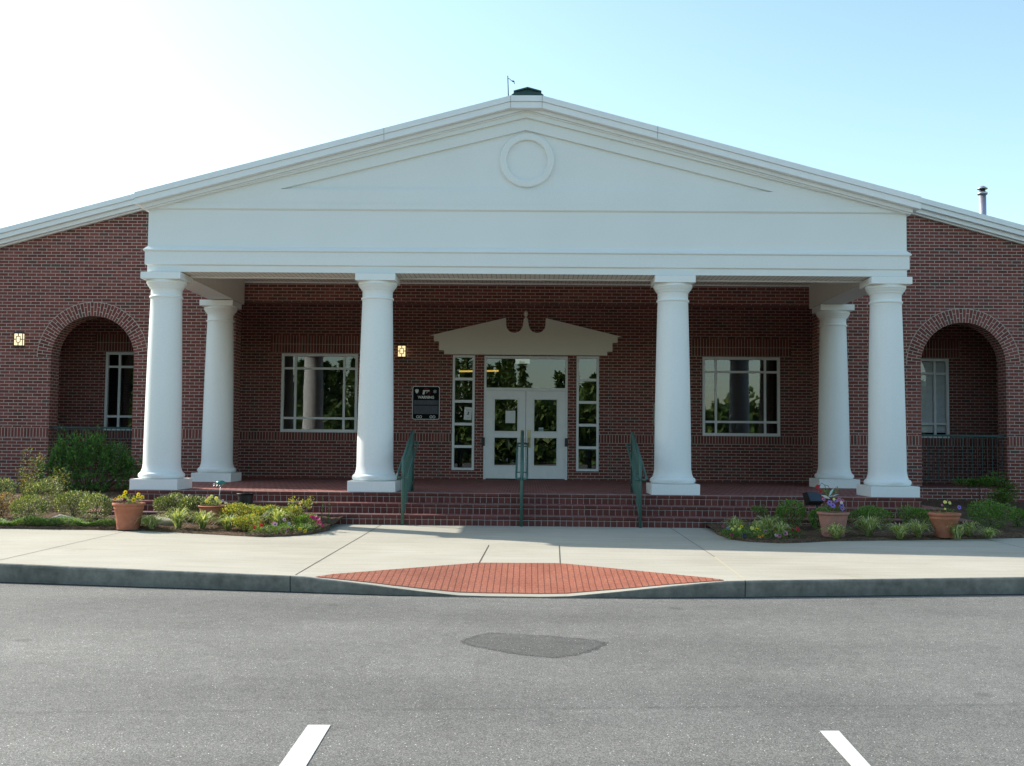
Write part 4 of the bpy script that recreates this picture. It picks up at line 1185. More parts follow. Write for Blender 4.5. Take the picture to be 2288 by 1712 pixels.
shrub(-6.47, 16.45, .60, .42, 'green low shrub touching the left side of the yellow pansy pot', 'leaf_azalea', 6, 1050)
shrub(-5.52, 16.95, .54, .38, 'green low shrub just right of the yellow pansy pot', 'leaf_azalea', 7, 1000)
shrub(-5.12, 16.80, .56, .36, 'green low shrub left of the pot of pale yellow flowers', 'leaf_azalea', 8, 1000)
shrub(-4.28, 16.55, .78, .31, 'golden green low shrub in front of the black nursery pot', 'leaf_gold', 9, 1100)
shrub(-3.84, 16.35, .52, .29, 'yellow green leafy shrub right of the golden low shrub', 'leaf_gold', 10, 620)
shrub(-3.52, 16.45, .44, .27, 'light green leafy shrub behind the flat leaf ornament', 'leaf_gold', 19, 560)
shrub(-3.22, 16.05, .36, .20, 'light green low plant between the pink pansies and the lowest step', 'leaf_pansy', 20, 420)
shrub(-4.00, 15.80, .46, .20, 'light green low plant behind the pair of red pansies', 'leaf_gold', 22, 480)
def upright(x, y, w, h, label, mat, seed, n=230):
    rg = random.Random(seed); t = empty('shrub', (x, y, bed_z(x, y)), label, 'shrub', SG)
    b = MB(); heads = []
    st = MB()
    for k in range(7):
        a = rg.uniform(0, 2 * PI); q = Vector((w * .5 * rg.uniform(.2, 1) * math.cos(a), w * .4 * math.sin(a), h * rg.uniform(.55, 1.0))); heads.append(q)
        st.tube([(0, 0, -.02), (q.x * .3, q.y * .3, q.z * .4), q], [.006, .005, .003], 5)
    for i in range(n):
        q = rg.choice(heads); p = q + rnd_unit(rg) * rg.random() ** .5 * w * .24; p.z = max(.06, p.z)
        leaf(b, p, rnd_unit(rg) + Vector((0, 0, .8)), Vector((0, 0, 1)) + rnd_unit(rg) * .5, .04 * rg.uniform(.7, 1.3), .02)
    b.build('foliage', M[mat], t); st.build('stem', M['stem'], t)
upright(-3.36, 16.35, .34, .38, 'small upright bright green shrub beside the lowest step', 'leaf_gold', 11, 300)
upright(3.70, 16.95, .26, .34, 'small upright dark green shrub at the left end of the right bed', 'leaf_shade', 12, 220)
shrub(4.16, 17.0, .62, .38, 'wide green shrub left of the black floodlight', 'leaf_shade', 13, 900)
shrub(4.56, 16.75, .44, .34, 'small green shrub below the black floodlight', 'leaf_shade', 14, 600)
shrub(5.36, 16.95, .72, .34, 'dark green low shrub between the two terracotta pots of the right bed', 'leaf_shade', 15, 950)
shrub(6.15, 17.05, .60, .34, 'dark green low shrub left of the right terracotta pot', 'leaf_shade', 16, 900)
shrub(7.32, 17.15, .72, .38, 'rounded green shrub farthest right in the right bed', 'leaf_shade', 17, 1150)
shrub(7.95, 17.6, .34, .26, 'green shrub cut by the right edge of the photo', 'leaf_shade', 18, 400)

def big_bush():
    rg = random.Random(21); x, y = -8.50, 21.2
    t = empty('bush', (x, y, bed_z(x, y)), 'big dark green bush in front of the left brick arch', 'bush')
    b = MB()
    lobes = [(-.55, .05, .42, .40, 5), (0, 0, .50, .55, 8), (.45, 0, .40, .46, 6), (.74, -.05, .30, .32, 4), (-.32, -.12, .78, .24, 3), (.12, -.1, .80, .24, 3), (-.78, 0, .25, .28, 3), (0, -.28, .28, .5, 6), (.58, -.1, .62, .24, 3), (-.62, .0, .72, .17, 2), (-.05, .05, .66, .3, 3), (.9, 0, .18, .22, 2)]
    pool = [l for l in lobes for k in range(l[4])]
    tw = [(rg.choice(pool), rnd_unit(rg)) for k in range(420)]
    for (lx, ly, lz, r, w_), u in tw:                        # leafy twigs that stand out of the lobes
        k = rg.uniform(.55, 1.15); q = Vector((lx, ly, lz)) + Vector((u.x * r * k, u.y * r * .8 * k, u.z * r * k)); q.z = max(.05, q.z)
        ax = (u * .7 + Vector((0, 0, .9)) + rnd_unit(rg) * .4).normalized(); ln = rg.uniform(.08, .18)
        for j in range(17):
            p = q + ax * ln * rg.random() + rnd_unit(rg) * .028
            leaf(b, p, ax * .5 + rnd_unit(rg) * .9 + Vector((0, 0, .2)), Vector((0, 0, 1)) + rnd_unit(rg) * .5, .062 * rg.uniform(.7, 1.3), .026)
    st = MB()
    for k in range(34):
        a = rg.uniform(-.95, .95); zt = 1.12 - .40 * abs(a) + rg.uniform(-.30, .06); yy = rg.uniform(-.3, .1)
        if k < 7: a, zt = (-.66, -.40, .10, .20, .02, -.24, .52)[k], (1.20, 1.08, 1.26, 1.16, 1.0, .95, .92)[k]
        st.tube([(a * .3, yy * .5, -.02), (a * .8, yy, zt * .5), (a, yy, zt)], [.012, .008, .003], 5)
        for j in range(48):
            f = rg.uniform(.5, 1.0); p = Vector((a * (.6 + .4 * f), yy, zt * f)) + rnd_unit(rg) * .06
            leaf(b, p, rnd_unit(rg) + Vector((0, 0, 1.0)), Vector((0, 0, 1)) + rnd_unit(rg) * .4, .07 * rg.uniform(.7, 1.2), .026)
    b.build('foliage', M['leaf_bush'], t); st.build('stem', M['stem'], t)
big_bush()

def nandina(x, y, canes, label, mat, seed, per=150, L=.06, spread=.16):
    """cane-like shrub: bare stems that carry tiers of feathery leaves"""
    rg = random.Random(seed); t = empty('nandina', (x, y, bed_z(x, y)), label, 'shrub', 'feathery nandina shrubs by the arches')
    b = MB(); st = MB()
    for (tx, ty, tz, z0) in canes:
        st.tube([(tx * .15, ty * .15, -.03), (tx * .5, ty * .5, tz * .5), (tx, ty, tz)], [.008, .006, .003], 5)
        for i in range(per):
            f = rg.uniform(z0, 1.0); base = Vector((tx * (.15 + .85 * f), ty * (.15 + .85 * f), tz * f))
            a = rg.uniform(0, 2 * PI); r = spread * rg.random() ** .6 * (1.15 - .5 * f)
            p = base + Vector((r * math.cos(a), r * math.sin(a), rg.uniform(-.03, .04) - r * .12))
            leaf(b, p, Vector((math.cos(a), math.sin(a), rg.uniform(-.1, .7))) + rnd_unit(rg) * .4, Vector((0, 0, 1)) + rnd_unit(rg) * .3, L * rg.uniform(.7, 1.25), L * .42)
    b.build('foliage', M[mat], t); st.build('stem', M['stem'], t)
nandina(-8.90, 19.4, [(-.03, 0, .93, .15), (.08, .05, .80, .3), (.22, 0, .84, .5), (-.13, 0, .62, .3), (.04, -.08, .45, .1), (-.08, .1, .36, .1)], 'tall yellow green nandina against the left brick wall', 'leaf_nandina', 31, 130, .046, .115)
nandina(-8.05, 18.7, [(-.10, 0, .66, .3), (.02, 0, .64, .25), (.12, .05, .62, .5), (-.14, .03, .34, .1), (.10, -.08, .28, .1)], 'shorter yellow green nandina in front of the dark bush', 'leaf_nandina', 32, 95, .044, .10)
nandina(9.05, 21.7, [(-.35, 0, .52, .75), (-.05, 0, .52, .8), (.18, 0, .56, .8), (.0, .05, .48, .8)], 'flat topped green nandina under the right arch railing', 'leaf_nandina_green', 33, 190, .075, spread=.27)
nandina(9.62, 21.9, [(-.15, 0, .66, .4), (.0, 0, .50, .3), (.10, 0, .42, .4)], 'tall green nandina at the right jamb of the right arch', 'leaf_nandina_green', 34, 200, .075, spread=.22)
nandina(9.10, 20.9, [(-.12, 0, .30, .5), (.14, 0, .25, .5), (0, 0, .36, .6)], 'short green nandina in front of the brick sill of the right arch', 'leaf_nandina_green', 35, 170, .07, spread=.20)

def liriope(x, y, w, h, label, seed, n=120, mat='leaf_liriope'):
    rg = random.Random(seed); t = empty('liriope', (x, y, bed_z(x, y) - .005), label, 'grass clump', 'striped liriope clumps along the bed edges')
    b = MB(); w *= 1.5; h *= 1.1
    for i in range(n):
        a = rg.uniform(0, 2 * PI); reach = w * .5 * rg.uniform(.35, 1.08); top = h * rg.uniform(.55, 1.05) * (1.1 - .35 * reach / (w * .5))
        d = Vector((math.cos(a), math.sin(a), 0)); s = Vector((-d.y, d.x, 0)); wd = rg.uniform(.006, .0105)
        bx = Vector((rg.uniform(-.03, .03), rg.uniform(-.03, .03), 0)); pts = []
        droop = rg.uniform(.25, 1.0) * min(1.0, reach / (w * .42))
        for k in range(6):
            f = k / 5
            z = top * (f ** .75 * (1 - droop) + droop * math.sin(PI * min(1.0, f * .86)) * .92)
            pts.append(bx + d * reach * f ** 1.15 + Vector((0, 0, max(.006, z))))
        for k in range(5):
            w0, w1 = wd * (1 - (k / 5) ** 2), wd * (1 - ((k + 1) / 5) ** 2) + .0006
            b.face([pts[k] - s * w0, pts[k] + s * w0, pts[k + 1] + s * w1, pts[k + 1] - s * w1])
    # merge each blade into one island so that it takes one tint
    o = b.build('blades', M[mat], t)
    bm = bmesh.new(); bm.from_mesh(o.data); bmesh.ops.remove_doubles(bm, verts=bm.verts, dist=1e-5); bm.to_mesh(o.data); bm.free()
LIR = [(-5.44, 15.93, .50, .26, 'sprawling striped liriope clump against the right side of the yellow pansy pot'),
       (-5.06, 15.95, .46, .38, 'tall yellow striped liriope clump second from the yellow pansy pot'),
       (-4.72, 16.02, .44, .32, 'pale striped liriope clump third from the yellow pansy pot'),
       (-4.30, 15.90, .44, .28, 'pale striped liriope clump in front of the golden low shrub'),
       (-3.62, 16.10, .46, .36, 'arching striped liriope clump behind the pink bed pansies'),
       (3.16, 16.15, .34, .30, 'thin grey green liriope clump at the tip of the right bed'),
       (3.45, 15.95, .26, .28, 'narrow liriope clump behind the yellow pansies of the right bed'),
       (3.72, 16.55, .44, .30, 'green liriope clump in front of the upright shrub of the right bed'),
       (3.74, 15.75, .32, .28, 'leaning liriope clump beside the orange pansy'),
       (4.50, 15.66, .40, .26, 'green liriope clump in front of the pink fluted pot'),
       (5.06, 16.00, .48, .38, 'tallest green liriope clump right of the pink fluted pot'),
       (5.44, 15.78, .46, .28, 'striped liriope clump midway between the right bed pots'),
       (5.78, 15.98, .44, .31, 'green liriope clump left of the right terracotta pot'),
       (6.28, 15.82, .28, .27, 'small liriope clump in front of the right terracotta pot'),
       (6.58, 16.15, .34, .28, 'grey green liriope clump right of the right terracotta pot'),
       (6.80, 15.98, .34, .19, 'small pale liriope clump before the farthest right shrub')]
for i, (x, y, w, h, lb) in enumerate(LIR): liriope(x, y, w, h, lb, 50 + i)

def flower(mb, p, n, r, mi=0, ci=1):
    n = n.normalized(); u = n.cross(Vector((0, 0, 1)))
    if u.length < 1e-3: u = Vector((1, 0, 0))
    u.normalize(); v = n.cross(u)
    c = []
    for k in range(10):
        a = 2 * PI * k / 10; rr = r * (1.0 if k % 2 == 0 else .78)
        c.append(p + (u * math.cos(a) + v * math.sin(a)) * rr + n * r * .18)
    for k in range(10): mb.face([p, c[k], c[(k + 1) % 10]], mi)
    q = p + n * r * .2; c2 = [q + (u * math.cos(2 * PI * k / 6) + v * math.sin(2 * PI * k / 6)) * r * .28 for k in range(6)]
    mb.face(c2, ci)
PG = 'pansies planted in the mulch beds'
def pansy(x, y, z, blooms, label, seed, w=.30, n=190, group=PG, h=None):
    """blooms: (colour, dx, dy, height above the base, radius)"""
    rg = random.Random(seed); t = empty('pansy', (x, y, z), label, 'flower', group)
    b = MB(); hh = h or .12
    for i in range(n):
        u = rnd_unit(rg); k = rg.random() ** .5
        p = Vector((u.x * w * .5 * k, u.y * w * .5 * k, max(.004, hh * .5 + u.z * hh * .5 * k)))
        leaf(b, p, u + Vector((0, 0, .5)), Vector((0, 0, 1)) + rnd_unit(rg) * .4, .034 * rg.uniform(.7, 1.3), .018)
    for c, dx, dy, dz, r in blooms: b.tube([(dx * .3, dy * .3, 0), (dx, dy + .012, dz - .01)], .0022, 4, cap=False)
    b.build('foliage', M['leaf_pansy'], t)
    for c, dx, dy, dz, r in blooms:
        f = MB(); flower(f, Vector((dx, dy, dz)), Vector((rg.uniform(-.35, .35), -1, rg.uniform(.1, .6))), r)
        f.build('flower', [M['pet_' + c], M['pet_maroon'] if c not in ('paleyellow', 'white') else M['pet_yellow']], t)
bp = [(-3.73, 15.38, [('red', -.04, -.05, .10, .030), ('red', .05, -.04, .13, .028)], 'pair of red pansies at the front of the left bed'),
      (-3.50, 15.46, [('pinkwhite', 0, -.05, .14, .040), ('pink', -.02, -.03, .16, .026)], 'pink and white pansy in the left bed'),
      (-3.38, 15.62, [('pink', -.05, -.06, .07, .032), ('pink', .02, -.05, .06, .030)], 'pair of pink pansies in front of the arching liriope'),
      (-3.46, 15.85, [('pinkwhite', 0, -.05, .17, .030), ('lilac', .07, -.04, .11, .026)], 'pale pink pansy beside the arching liriope'),
      (-3.16, 15.70, [('yellow', -.03, -.08, .06, .032), ('yellow', .04, -.06, .03, .032)], 'pair of yellow pansies at the right tip of the left bed'),
      (-3.64, 15.62, [('orange', 0, -.05, .05, .030)], 'single orange pansy low in the left bed'),
      (-3.22, 15.95, [('white', 0, -.06, .05, .026), ('pinkwhite', .04, -.03, .08, .022)], 'single white flower at the foot of the magenta blooms'),
      (3.00, 15.86, [('violet', -.02, -.05, .11, .032), ('magenta', -.08, 0, .15, .02)], 'violet pansy at the left tip of the right bed'),
      (3.08, 15.78, [('paleyellow', -.05, -.05, .11, .034), ('paleyellow', .05, -.05, .11, .034), ('paleyellow', 0, 0, .15, .022)], 'three pale yellow pansies at the left of the right bed'),
      (3.20, 15.98, [('yellow', 0, -.05, .13, .030)], 'single deep yellow pansy at the left of the right bed'),
      (3.36, 15.78, [('paleyellow', -.05, -.05, .13, .034), ('yellow', .02, -.05, .11, .036), ('yellow', .07, -.05, .08, .03), ('paleyellow', -.02, -.07, .06, .022)], 'bunch of yellow pansies in the middle of the right bed flowers'),
      (3.48, 15.70, [('pink', 0, -.05, .09, .034)], 'single pink pansy left of the orange pansy'),
      (2.99, 15.62, [('magenta', 0, -.05, .05, .034)], 'low magenta pansy at the left tip of the right bed'),
      (3.14, 15.50, [('darkviolet', 0, -.05, .05, .040)], 'dark violet pansy at the edge of the right bed'),
      (3.36, 15.42, [('orange', -.02, -.06, .05, .026), ('orange', .03, -.05, .06, .022)], 'low orange and brown pansies at the edge of the right bed'),
      (3.64, 15.72, [('orange', 0, -.05, .08, .032)], 'single orange pansy under the leaning liriope'),
      (3.66, 15.40, [('pink', -.05, -.06, .06, .036), ('pink', .04, -.06, .10, .040), ('pinkwhite', -.09, -.05, .07, .026)], 'bunch of pink pansies at the edge of the right bed'),
      (3.95, 15.80, [('red', .02, -.05, .12, .042), ('red', -.05, -.03, .11, .034)], 'pair of dark red pansies right of the pink bunch'),
      (3.88, 16.05, [('pink', 0, -.05, .14, .030)], 'single pink pansy behind the dark red pair')]
for i, (x, y, bl, lb) in enumerate(bp): pansy(x, y, bed_z(x, y), bl, lb, 100 + i)
def tall_flower():
    rg = random.Random(140); x, y = -3.02, 15.85; t = empty('dianthus', (x, y, bed_z(x, y)), 'clump of bright magenta flowers at the right tip of the left bed', 'flower')
    b = MB()
    for i in range(60):
        u = rnd_unit(rg); p = Vector((u.x * .08, u.y * .08, .09 + u.z * .08)); leaf(b, p, u + Vector((0, 0, 1)), Vector((0, 0, 1)) + rnd_unit(rg) * .4, .045, .012)
    b.build('foliage', M['leaf_pansy'], t)
    for k in range(13):
        f = MB(); a = k / 12
        flower(f, Vector((-.06 + .17 * a + rg.uniform(-.02, .02), rg.uniform(-.05, .02), .22 - .10 * a * a + rg.uniform(-.03, .02))), Vector((rg.uniform(-.5, .5), -1, rg.uniform(0, .8))), .026)
        f.build('flower', [M['pet_magenta'], M['pet_magenta']], t)
tall_flower()
def snapdragon(x, y, h, label, seed):
    rg = random.Random(seed); t = empty('snapdragon', (x, y, bed_z(x, y)), label, 'flower', 'leafy flower spikes beside the lowest step')
    st = MB(); st.tube([(0, 0, -.02), (.01, 0, h * .5), (.02, 0, h)], [.006, .005, .003], 6); st.build('stem', M['leaf_pansy'], t)
    b = MB()
    for k in range(46):
        f = rg.uniform(.15, 1); a = rg.uniform(0, 2 * PI); p = Vector((.02 * f, 0, h * f))
        leaf(b, p, Vector((math.cos(a), math.sin(a), .6)), Vector((0, 0, 1)), .05 * (1.15 - .6 * f), .014)
    b.build('foliage', M['leaf_azalea'], t)
snapdragon(-3.10, 16.75, .42, 'taller thin leafy spike beside the lowest step', 150)
snapdragon(-2.99, 16.75, .37, 'shorter thin leafy spike nearest the steps', 151)

def cover():
    rg = random.Random(160); b = MB()
    for i in range(13000):
        x = rg.uniform(-8.1, -5.55); c = .5 + .5 * math.sin(x * 3.1) * math.sin(x * 7.7 + 1)
        y = 16.04 + abs(rg.gauss(0, .20)) * (.4 + c); hgt = .13 * (.35 + c) * max(.1, 1 - (y - 16.04) / .8)
        p = Vector((x, y, bed_z(x, y) + rg.uniform(0, 1) ** .7 * hgt))
        a = rg.uniform(0, 2 * PI); leaf(b, p, Vector((math.cos(a), math.sin(a), rg.uniform(.1, .9))), Vector((0, 0, 1)), .036 * rg.uniform(.6, 1.3), .011)
    tag(b.build('ground_cover', M['leaf_cover']), kind='stuff')
    b = MB()                                                  # loose pine straw and chips on both beds
    for i in range(5200):
        left = rg.random() < .5
        x = rg.uniform(-9.5, -2.95) if left else rg.uniform(2.95, 9.5); f = lerp_pts(x, LF if left else RF)
        y = f + rg.uniform(0.01, 1) ** 1.6 * (2.4 if abs(x) < 6.8 else 6.3)
        if y > 17.5 and abs(x) < 7.3: continue
        p = Vector((x, y, bed_z(x, y) + .008 + rg.uniform(0, .02))); a = rg.uniform(0, 2 * PI)
        leaf(b, p, Vector((math.cos(a), math.sin(a), rg.uniform(-.15, .25))), Vector((0, 0, 1)) + rnd_unit(rg) * .3, rg.uniform(.03, .10), rg.uniform(.003, .012))
    tag(b.build('pine_straw', leaf_mat('pine_straw', [(0.0, (0.05, 0.032, 0.02)), (0.5, (0.17, 0.11, 0.07)), (1.0, (0.34, 0.25, 0.17))], 0.1)), kind='stuff')
cover()

# ------------------------------------------------------------------ pots, floodlight, garden ornaments, stones
def pot(x, y, z, r, rb, h, label, mat, flutes=False, rim_h=.045, band=True, name='flower_pot', cat='flower pot', group='plant pots in the beds'):
    t = empty(name, (x, y, z), label, cat, group)
    pr = [(rb, 0), (rb + (r * .86 - rb) * .5, h * .42), (r * .86, h - rim_h - .05)]
    if band: pr += [(r * .89, h - rim_h - .045), (r * .90, h - rim_h - .03), (r * .895, h - rim_h)]
    b = MB(); n = 48
    b.lathe(pr + [(r * .90, h - rim_h + .002)], (0, 0, 0), n, 0, True, False)
    if flutes:
        vs = b.v
        for i, (vx, vy, vz) in enumerate(vs):
            if vz < h - rim_h - .06:
                a = math.atan2(vy, vx); k = 1 - .028 * (0.5 + 0.5 * math.cos(a * 24)); vs[i] = (vx * k, vy * k, vz)
    b.lathe([(0.0, .004), (rb - .005, .004)], (0, 0, 0), n, 0, False, False)
    b.lathe([(r * .84, h - .06), (r * .86, h - .01)], (0, 0, 0), n, 0, True, False)
    b.build('body', M[mat], t)
    b = MB(); b.lathe([(r * .90, h - rim_h), (r * .97, h - rim_h + .008), (r, h - rim_h + .022), (r, h - .010), (r * .985, h), (r * .88, h), (r * .86, h - .012)], (0, 0, 0), n, 0, True, False); b.build('rim', M[mat], t)
    b = MB(); b.lathe([(0.001, h - .035), (r * .5, h - .03), (r * .855, h - .05)], (0, 0, 0), n, 0, True, False); b.build('soil', M['soil'], t)
    return t
PPG = 'pansies planted in the pots'
pot(-5.805, 15.98, .222, .237, .160, .385, 'large terracotta pot of yellow pansies at the front of the left bed', 'terra')
pansy(-5.805, 15.98, .58, [('yellow', -.035, -.06, .185, .034), ('yellow', -.045, -.09, .135, .034), ('yellow', -.105, -.10, .115, .036), ('orange', -.165, -.09, .085, .032), ('yellow', .155, -.05, .155, .032), ('yellow', .165, -.09, .125, .034), ('yellow', .215, -.06, .115, .036), ('yellow', .12, -.14, .075, .040), ('maroon', -.02, -.12, .075, .030), ('maroon', .03, -.05, .11, .024)],
      'yellow pansies growing in the large terracotta pot of the left bed', 170, w=.42, n=200, group=PPG, h=.13)
pot(-4.71, 16.55, .262, .238, .150, .285, 'terracotta pot of pale yellow pansies below the left porch steps', 'terra', band=False, rim_h=.03)
pansy(-4.71, 16.55, .515, [('paleyellow', -.02, -.06, .17, .036), ('paleyellow', -.055, -.08, .14, .034), ('paleyellow', -.085, -.09, .105, .034), ('yellow', -.05, -.11, .085, .026), ('paleyellow', .05, -.06, .145, .034), ('paleyellow', .08, -.08, .115, .034), ('paleyellow', .115, -.07, .085, .030), ('pink', -.095, -.03, .175, .026), ('white', .19, -.05, .075, .024), ('lilac', .14, -.02, .11, .022)],
      'pale yellow pansies in the pot below the left porch steps', 171, w=.34, n=170, group=PPG, h=.11)
pot(4.545, 15.98, .225, .232, .160, .355, 'faded pink fluted pot of violet pansies in the right bed', 'terra_pink', flutes=True, band=False)
pansy(4.545, 15.98, .545, [('violet', -.075, -.10, .175, .042), ('violet', -.04, -.12, .135, .044), ('violet', .02, -.06, .20, .034), ('violet', .10, -.08, .135, .042), ('violet', .105, -.10, .09, .036), ('pink', .07, -.05, .215, .034), ('pink', .125, -.05, .20, .030), ('pink', -.15, -.05, .22, .030), ('white', .09, -.11, .18, .026), ('maroon', -.115, -.06, .20, .028), ('paleyellow', -.01, -.08, .225, .022)],
      'violet and pink pansies in the faded pink fluted pot', 172, w=.38, n=230, group=PPG, h=.15)
pot(6.175, 16.02, .228, .232, .125, .355, 'terracotta pot of sparse yellow flowers in the right bed', 'terra')
pansy(6.175, 16.02, .545, [('paleyellow', -.01, -.06, .195, .030), ('paleyellow', .055, -.06, .185, .030), ('pink', -.05, -.05, .15, .022), ('violet', .20, -.04, .12, .036), ('paleyellow', -.02, -.09, .10, .018)],
      'sparse pale yellow flowers in the right terracotta pot', 173, w=.36, n=70, group=PPG, h=.09)
pot(-4.42, 17.28, .30, .138, .105, .405, 'black plastic nursery pot standing before the left porch steps', 'black', band=False, rim_h=.03)

def beetle():
    t = empty('garden_ornament', (-4.635, 16.52, .50), 'shiny green beetle ornament on a wire stake above the pale yellow pansies', 'ornament', 'small stake ornaments in the pots')
    b = MB(); b.tube([(0, 0, 0), (.012, 0, .2), (.03, 0, .36)], .0035, 6); b.build('stake', M['galv'], t)
    b = MB(); n = 14
    vs = []; fs = []
    for i in range(9):
        th = PI * i / 8
        for k in range(n):
            a = 2 * PI * k / n; vs.append((.03 - .075 * math.cos(th), .05 * math.sin(th) * math.cos(a), .385 + .048 * math.sin(th) * max(-.35, math.sin(a))))
    for i in range(8):
        for k in range(n): fs.append((i * n + k, i * n + (k + 1) % n, (i + 1) * n + (k + 1) % n, (i + 1) * n + k))
    b.mesh(vs, fs, 0, True); b.build('shell', plain('metallic_green_enamel', (0.0, 0.14, 0.11), 0.12, 0.8), t)
    for s in (-1, 1):
        for k in range(3):
            x = -.03 + .045 * k
            l = MB(); l.tube([(x, s * .035, .375), (x - .02, s * .06, .36), (x - .035, s * .075, .335)], .004, 5); l.build('leg', M['galv'], t)
    for s in (-1, 1):
        l = MB(); l.tube([(-.045, s * .012, .39), (-.075, s * .03, .375), (-.085, s * .035, .355)], .003, 5); l.build('antenna', M['galv'], t)
beetle()
def humming():
    t = empty('garden_ornament', (4.45, 16.0, .50), 'red flowered hummingbird ornament on wires above the violet pansies', 'ornament', 'small stake ornaments in the pots')
    b = MB(); b.tube([(.05, 0, 0), (.03, 0, .3), (-.02, 0, .47), (-.06, 0, .50), (-.10, 0, .455)], .004, 6); b.tube([(-.02, 0, .47), (.03, 0, .46), (.06, 0, .40)], .004, 6); b.build('stake', M['stem'], t)
    for x, z, r in ((-.125, .445, .038), (-.085, .37, .032), (-.06, .285, .026)):
        f = MB(); flower(f, Vector((x, -.02, z)), Vector((-.4, -1, .2)), r); f.build('red_flower', [M['pet_red'], M['pet_maroon']], t)
    b = MB(); leaf(b, Vector((.03, -.02, .30)), Vector((.6, 0, 1)), Vector((0, -1, .2)), .15, .036); leaf(b, Vector((.03, -.02, .30)), Vector((.95, 0, .25)), Vector((0, -1, .2)), .16, .02); b.build('wing', plain('pale_blue_wing', (0.45, 0.62, 0.64), 0.4), t)
    b = MB(); leaf(b, Vector((.06, -.015, .27)), Vector((-1, 0, .42)), Vector((0, -1, 0)), .15, .042); b.build('body', plain('cream_bird', (0.62, 0.64, 0.55), 0.5), t)
    rg = random.Random(9); b = MB()
    for i in range(46): leaf(b, Vector((.06 + rg.uniform(-.11, .11), rg.uniform(-.04, .08), .36 + rg.uniform(-.05, .06))), rnd_unit(rg) + Vector((0, 0, .3)), Vector((0, 0, 1)) + rnd_unit(rg) * .4, .05, .022)
    b.build('leaves', M['leaf_shade'], t)
humming()
def leaf_ornament():
    t = empty('garden_ornament', (-3.80, 16.32, .26), 'flat blue green leaf ornament standing among the left bed flowers', 'ornament', 'small stake ornaments in the beds')
    b = MB(); b.tube([(0, 0, -.02), (0, 0, .15)], .005, 6); b.build('stake', M['galv'], t)
    pts = [(0, .08), (.045, .10), (.062, .15), (.062, .22), (.045, .275), (.02, .30), (-.03, .265), (-.065, .20), (-.06, .13), (-.03, .09)]
    b = MB(); b.prism_y(pts, -.012, -.003); b.build('blade', plain('verdigris_metal', (0.16, 0.31, 0.27), 0.5), t)
leaf_ornament()
def floodlight():
    t = empty('floodlight', (4.57, 17.15, .255), 'black box floodlight on a post in front of the porch steps', 'floodlight')
    b = MB(); b.tube([(0, 0, -.02), (0, 0, .30)], .028, 10); b.tube([(.05, .02, .36), (.075, .02, .24), (.09, .02, .10)], .014, 8); b.build('post', M['green_dark'], t)
    f = [(-.135, -.10, .565), (.130, -.10, .565), (.118, -.17, .425), (-.098, -.17, .425)]          # lit face leans back
    k = [(-.155, .10, .535), (.130, .10, .535), (.115, .06, .35), (-.115, .06, .35)]
    b = MB(); b.face(f[::-1]); b.face(k)
    for i in range(4):
        j = (i + 1) % 4; b.face([f[i], f[j], k[j], k[i]])
    b.build('housing', M['black'], t)
    c = [Vector(p) for p in f]; m = sum(c, Vector()) / 4; nrm = (c[1] - c[0]).cross(c[3] - c[0]).normalized()
    if nrm.y > 0: nrm = -nrm
    g = MB(); q = [m + (p - m) * .90 + nrm * .004 for p in c]; g.face(q[::-1]); g.build('lens', M['grey_dark'], t)
floodlight()
def splash_block():
    t = MB(); t.box(-.17, .17, -.09, .09, 0, .10)
    return t
def rock(x, y, sx, sy, sz, label, seed):
    bm = bmesh.new(); bmesh.ops.create_icosphere(bm, subdivisions=3, radius=1.0); rg = random.Random(seed)
    dirs = [(rnd_unit(rg), rg.uniform(.55, .95)) for k in range(14)]
    for v in bm.verts:
        n = v.co.normalized(); k = 1.0
        for d, lim in dirs:
            q = n.dot(d)
            if q * k > lim: k = lim / q
        v.co = Vector((n.x * sx * k, n.y * sy * k, n.z * sz * k))
    me = bpy.data.meshes.new('stone'); bm.to_mesh(me); bm.free(); me.materials.append(M['rock'])
    o = bpy.data.objects.new('stone', me); col.objects.link(o); o.location = (x, y, bed_z(x, y) + sz * .35); tag(o, label, 'stone', 'pale stones in the mulch beds')
rock(-7.02, 16.62, .26, .18, .09, 'flat pale stone between two flecked shrubs of the left bed', 1)
rock(-5.48, 16.38, .24, .12, .12, 'pale stone behind the liriope beside the yellow pansy pot', 2)
rock(6.78, 17.0, .10, .08, .07, 'small pale stone between the right terracotta pot and the farthest right shrub', 3)

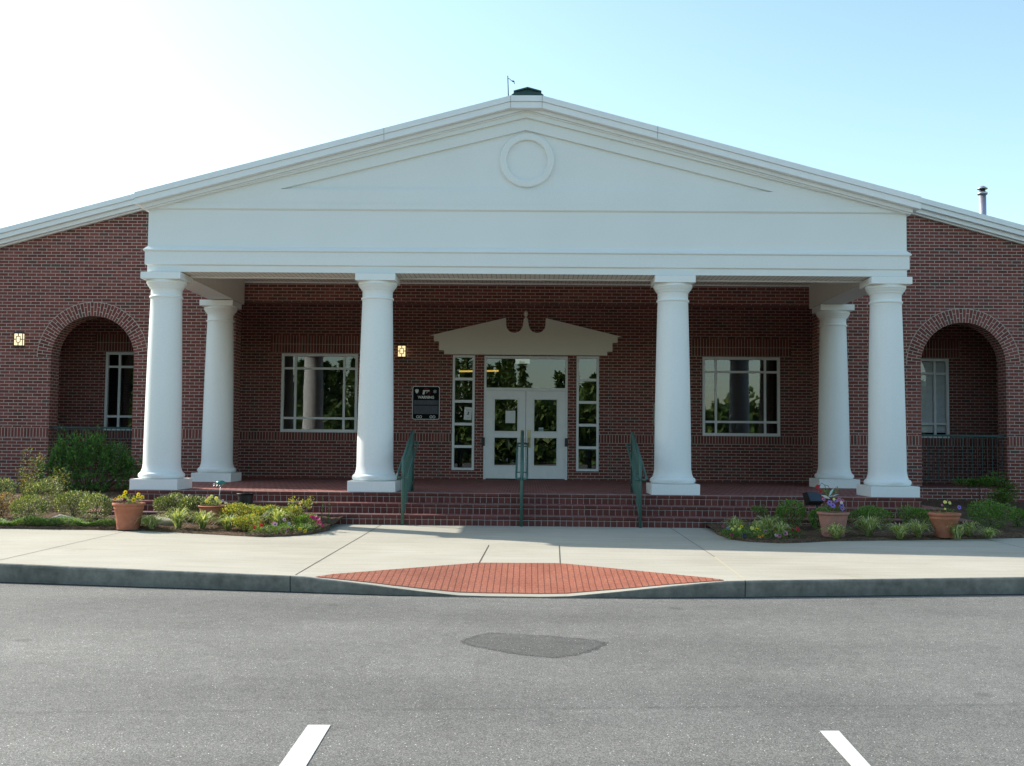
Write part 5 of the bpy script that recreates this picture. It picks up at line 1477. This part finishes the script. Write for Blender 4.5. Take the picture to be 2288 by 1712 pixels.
# ------------------------------------------------------------------ the wood across the car park, seen in the window glass
def treeline():
    rg = random.Random(77); b = MB(); st = MB()
    prof_h = [(-70, 8.0), (-30, 8.5), (-12, 8.2), (-6, 9.3), (-0.6, 9.2), (0.4, 5.6), (1.6, 5.8), (2.2, 8.0), (3.6, 8.4), (4.4, 6.5), (8, 6.3), (10, 5.4), (19, 5.2), (24, 7.0), (70, 8.0)]
    x = -64
    while x < 64:
        y = -30 - rg.uniform(0, 9); h = lerp_pts(x, prof_h) * rg.uniform(.86, 1.06) * (1 + (-30 - y) * -.011); w = rg.uniform(1.0, 1.9); kind = rg.random()
        st.tube([(x, y, -.1), (x + rg.uniform(-.2, .2), y, h * .8)], [.16, .05], 5, cap=False)
        near = abs(x) < 26
        for i in range(900 if near else 200):
            f = rg.random() ** .8; z = h * (.10 + .90 * f)
            prof = (math.sin(PI * min(1, f * .82 + .20)) if kind > .45 else (1.1 - f)) * w * rg.uniform(.55, 1.05) * (.8 + .3 * math.sin(z * 2.6 + x))
            a = rg.uniform(0, 2 * PI); r = prof * rg.random() ** .4; q = 1 if near else 2
            p = Vector((x + r * math.cos(a), y + r * math.sin(a), z)); leaf(b, p, rnd_unit(rg) + Vector((0, 0, .2)), rnd_unit(rg), q * rg.uniform(.2, .46), q * rg.uniform(.15, .32))
        x += rg.uniform(.40, .95)
    for i in range(15000):
        x = rg.uniform(-45, 45); y = -rg.uniform(28, 31); z = rg.uniform(0, 1) ** .9 * (4.1 + .8 * math.sin(x * .5) + .7 * math.sin(x * 1.7))
        leaf(b, Vector((x, y, z)), rnd_unit(rg), rnd_unit(rg), rg.uniform(.4, .9), rg.uniform(.35, .7))
    b.mesh(st.v, st.f, 1, True)
    tag(b.build('treeline', [M['leaf_tree'], M['stem']]), kind='stuff')
treeline()

def shade_tree():  # added out of view; keeps sun off the porch floor and left inner column
    rg = random.Random(91); t = empty('tree', (-25.0, 32.6, 0.0), 'tall leafy tree far to the left behind the building, out of the photo', 'tree')
    st = MB(); st.tube([(0, 0, -.1), (.1, 0, 6), (-.1, .1, 12), (0, 0, 18)], [.38, .30, .2, .06], 8)
    for k in range(9):
        a = rg.uniform(0, 2 * PI); z = 7 + k * 1.1; st.tube([(0, 0, z), (1.1 * math.cos(a), 1.1 * math.sin(a), z + .8), (2.1 * math.cos(a), 2.1 * math.sin(a), z + 1.2)], [.12, .08, .03], 5)
    st.build('trunk', M['stem'], t)
    b = MB()
    for i in range(6500):
        u = rnd_unit(rg); k = rg.random() ** .4; p = Vector((u.x * 2.9 * k, u.y * 2.75 * k, 14.2 + u.z * 6.8 * k))
        leaf(b, p, rnd_unit(rg), rnd_unit(rg), rg.uniform(.35, .6), rg.uniform(.25, .4))
    b.build('crown', M['leaf_tree'], t)
shade_tree()
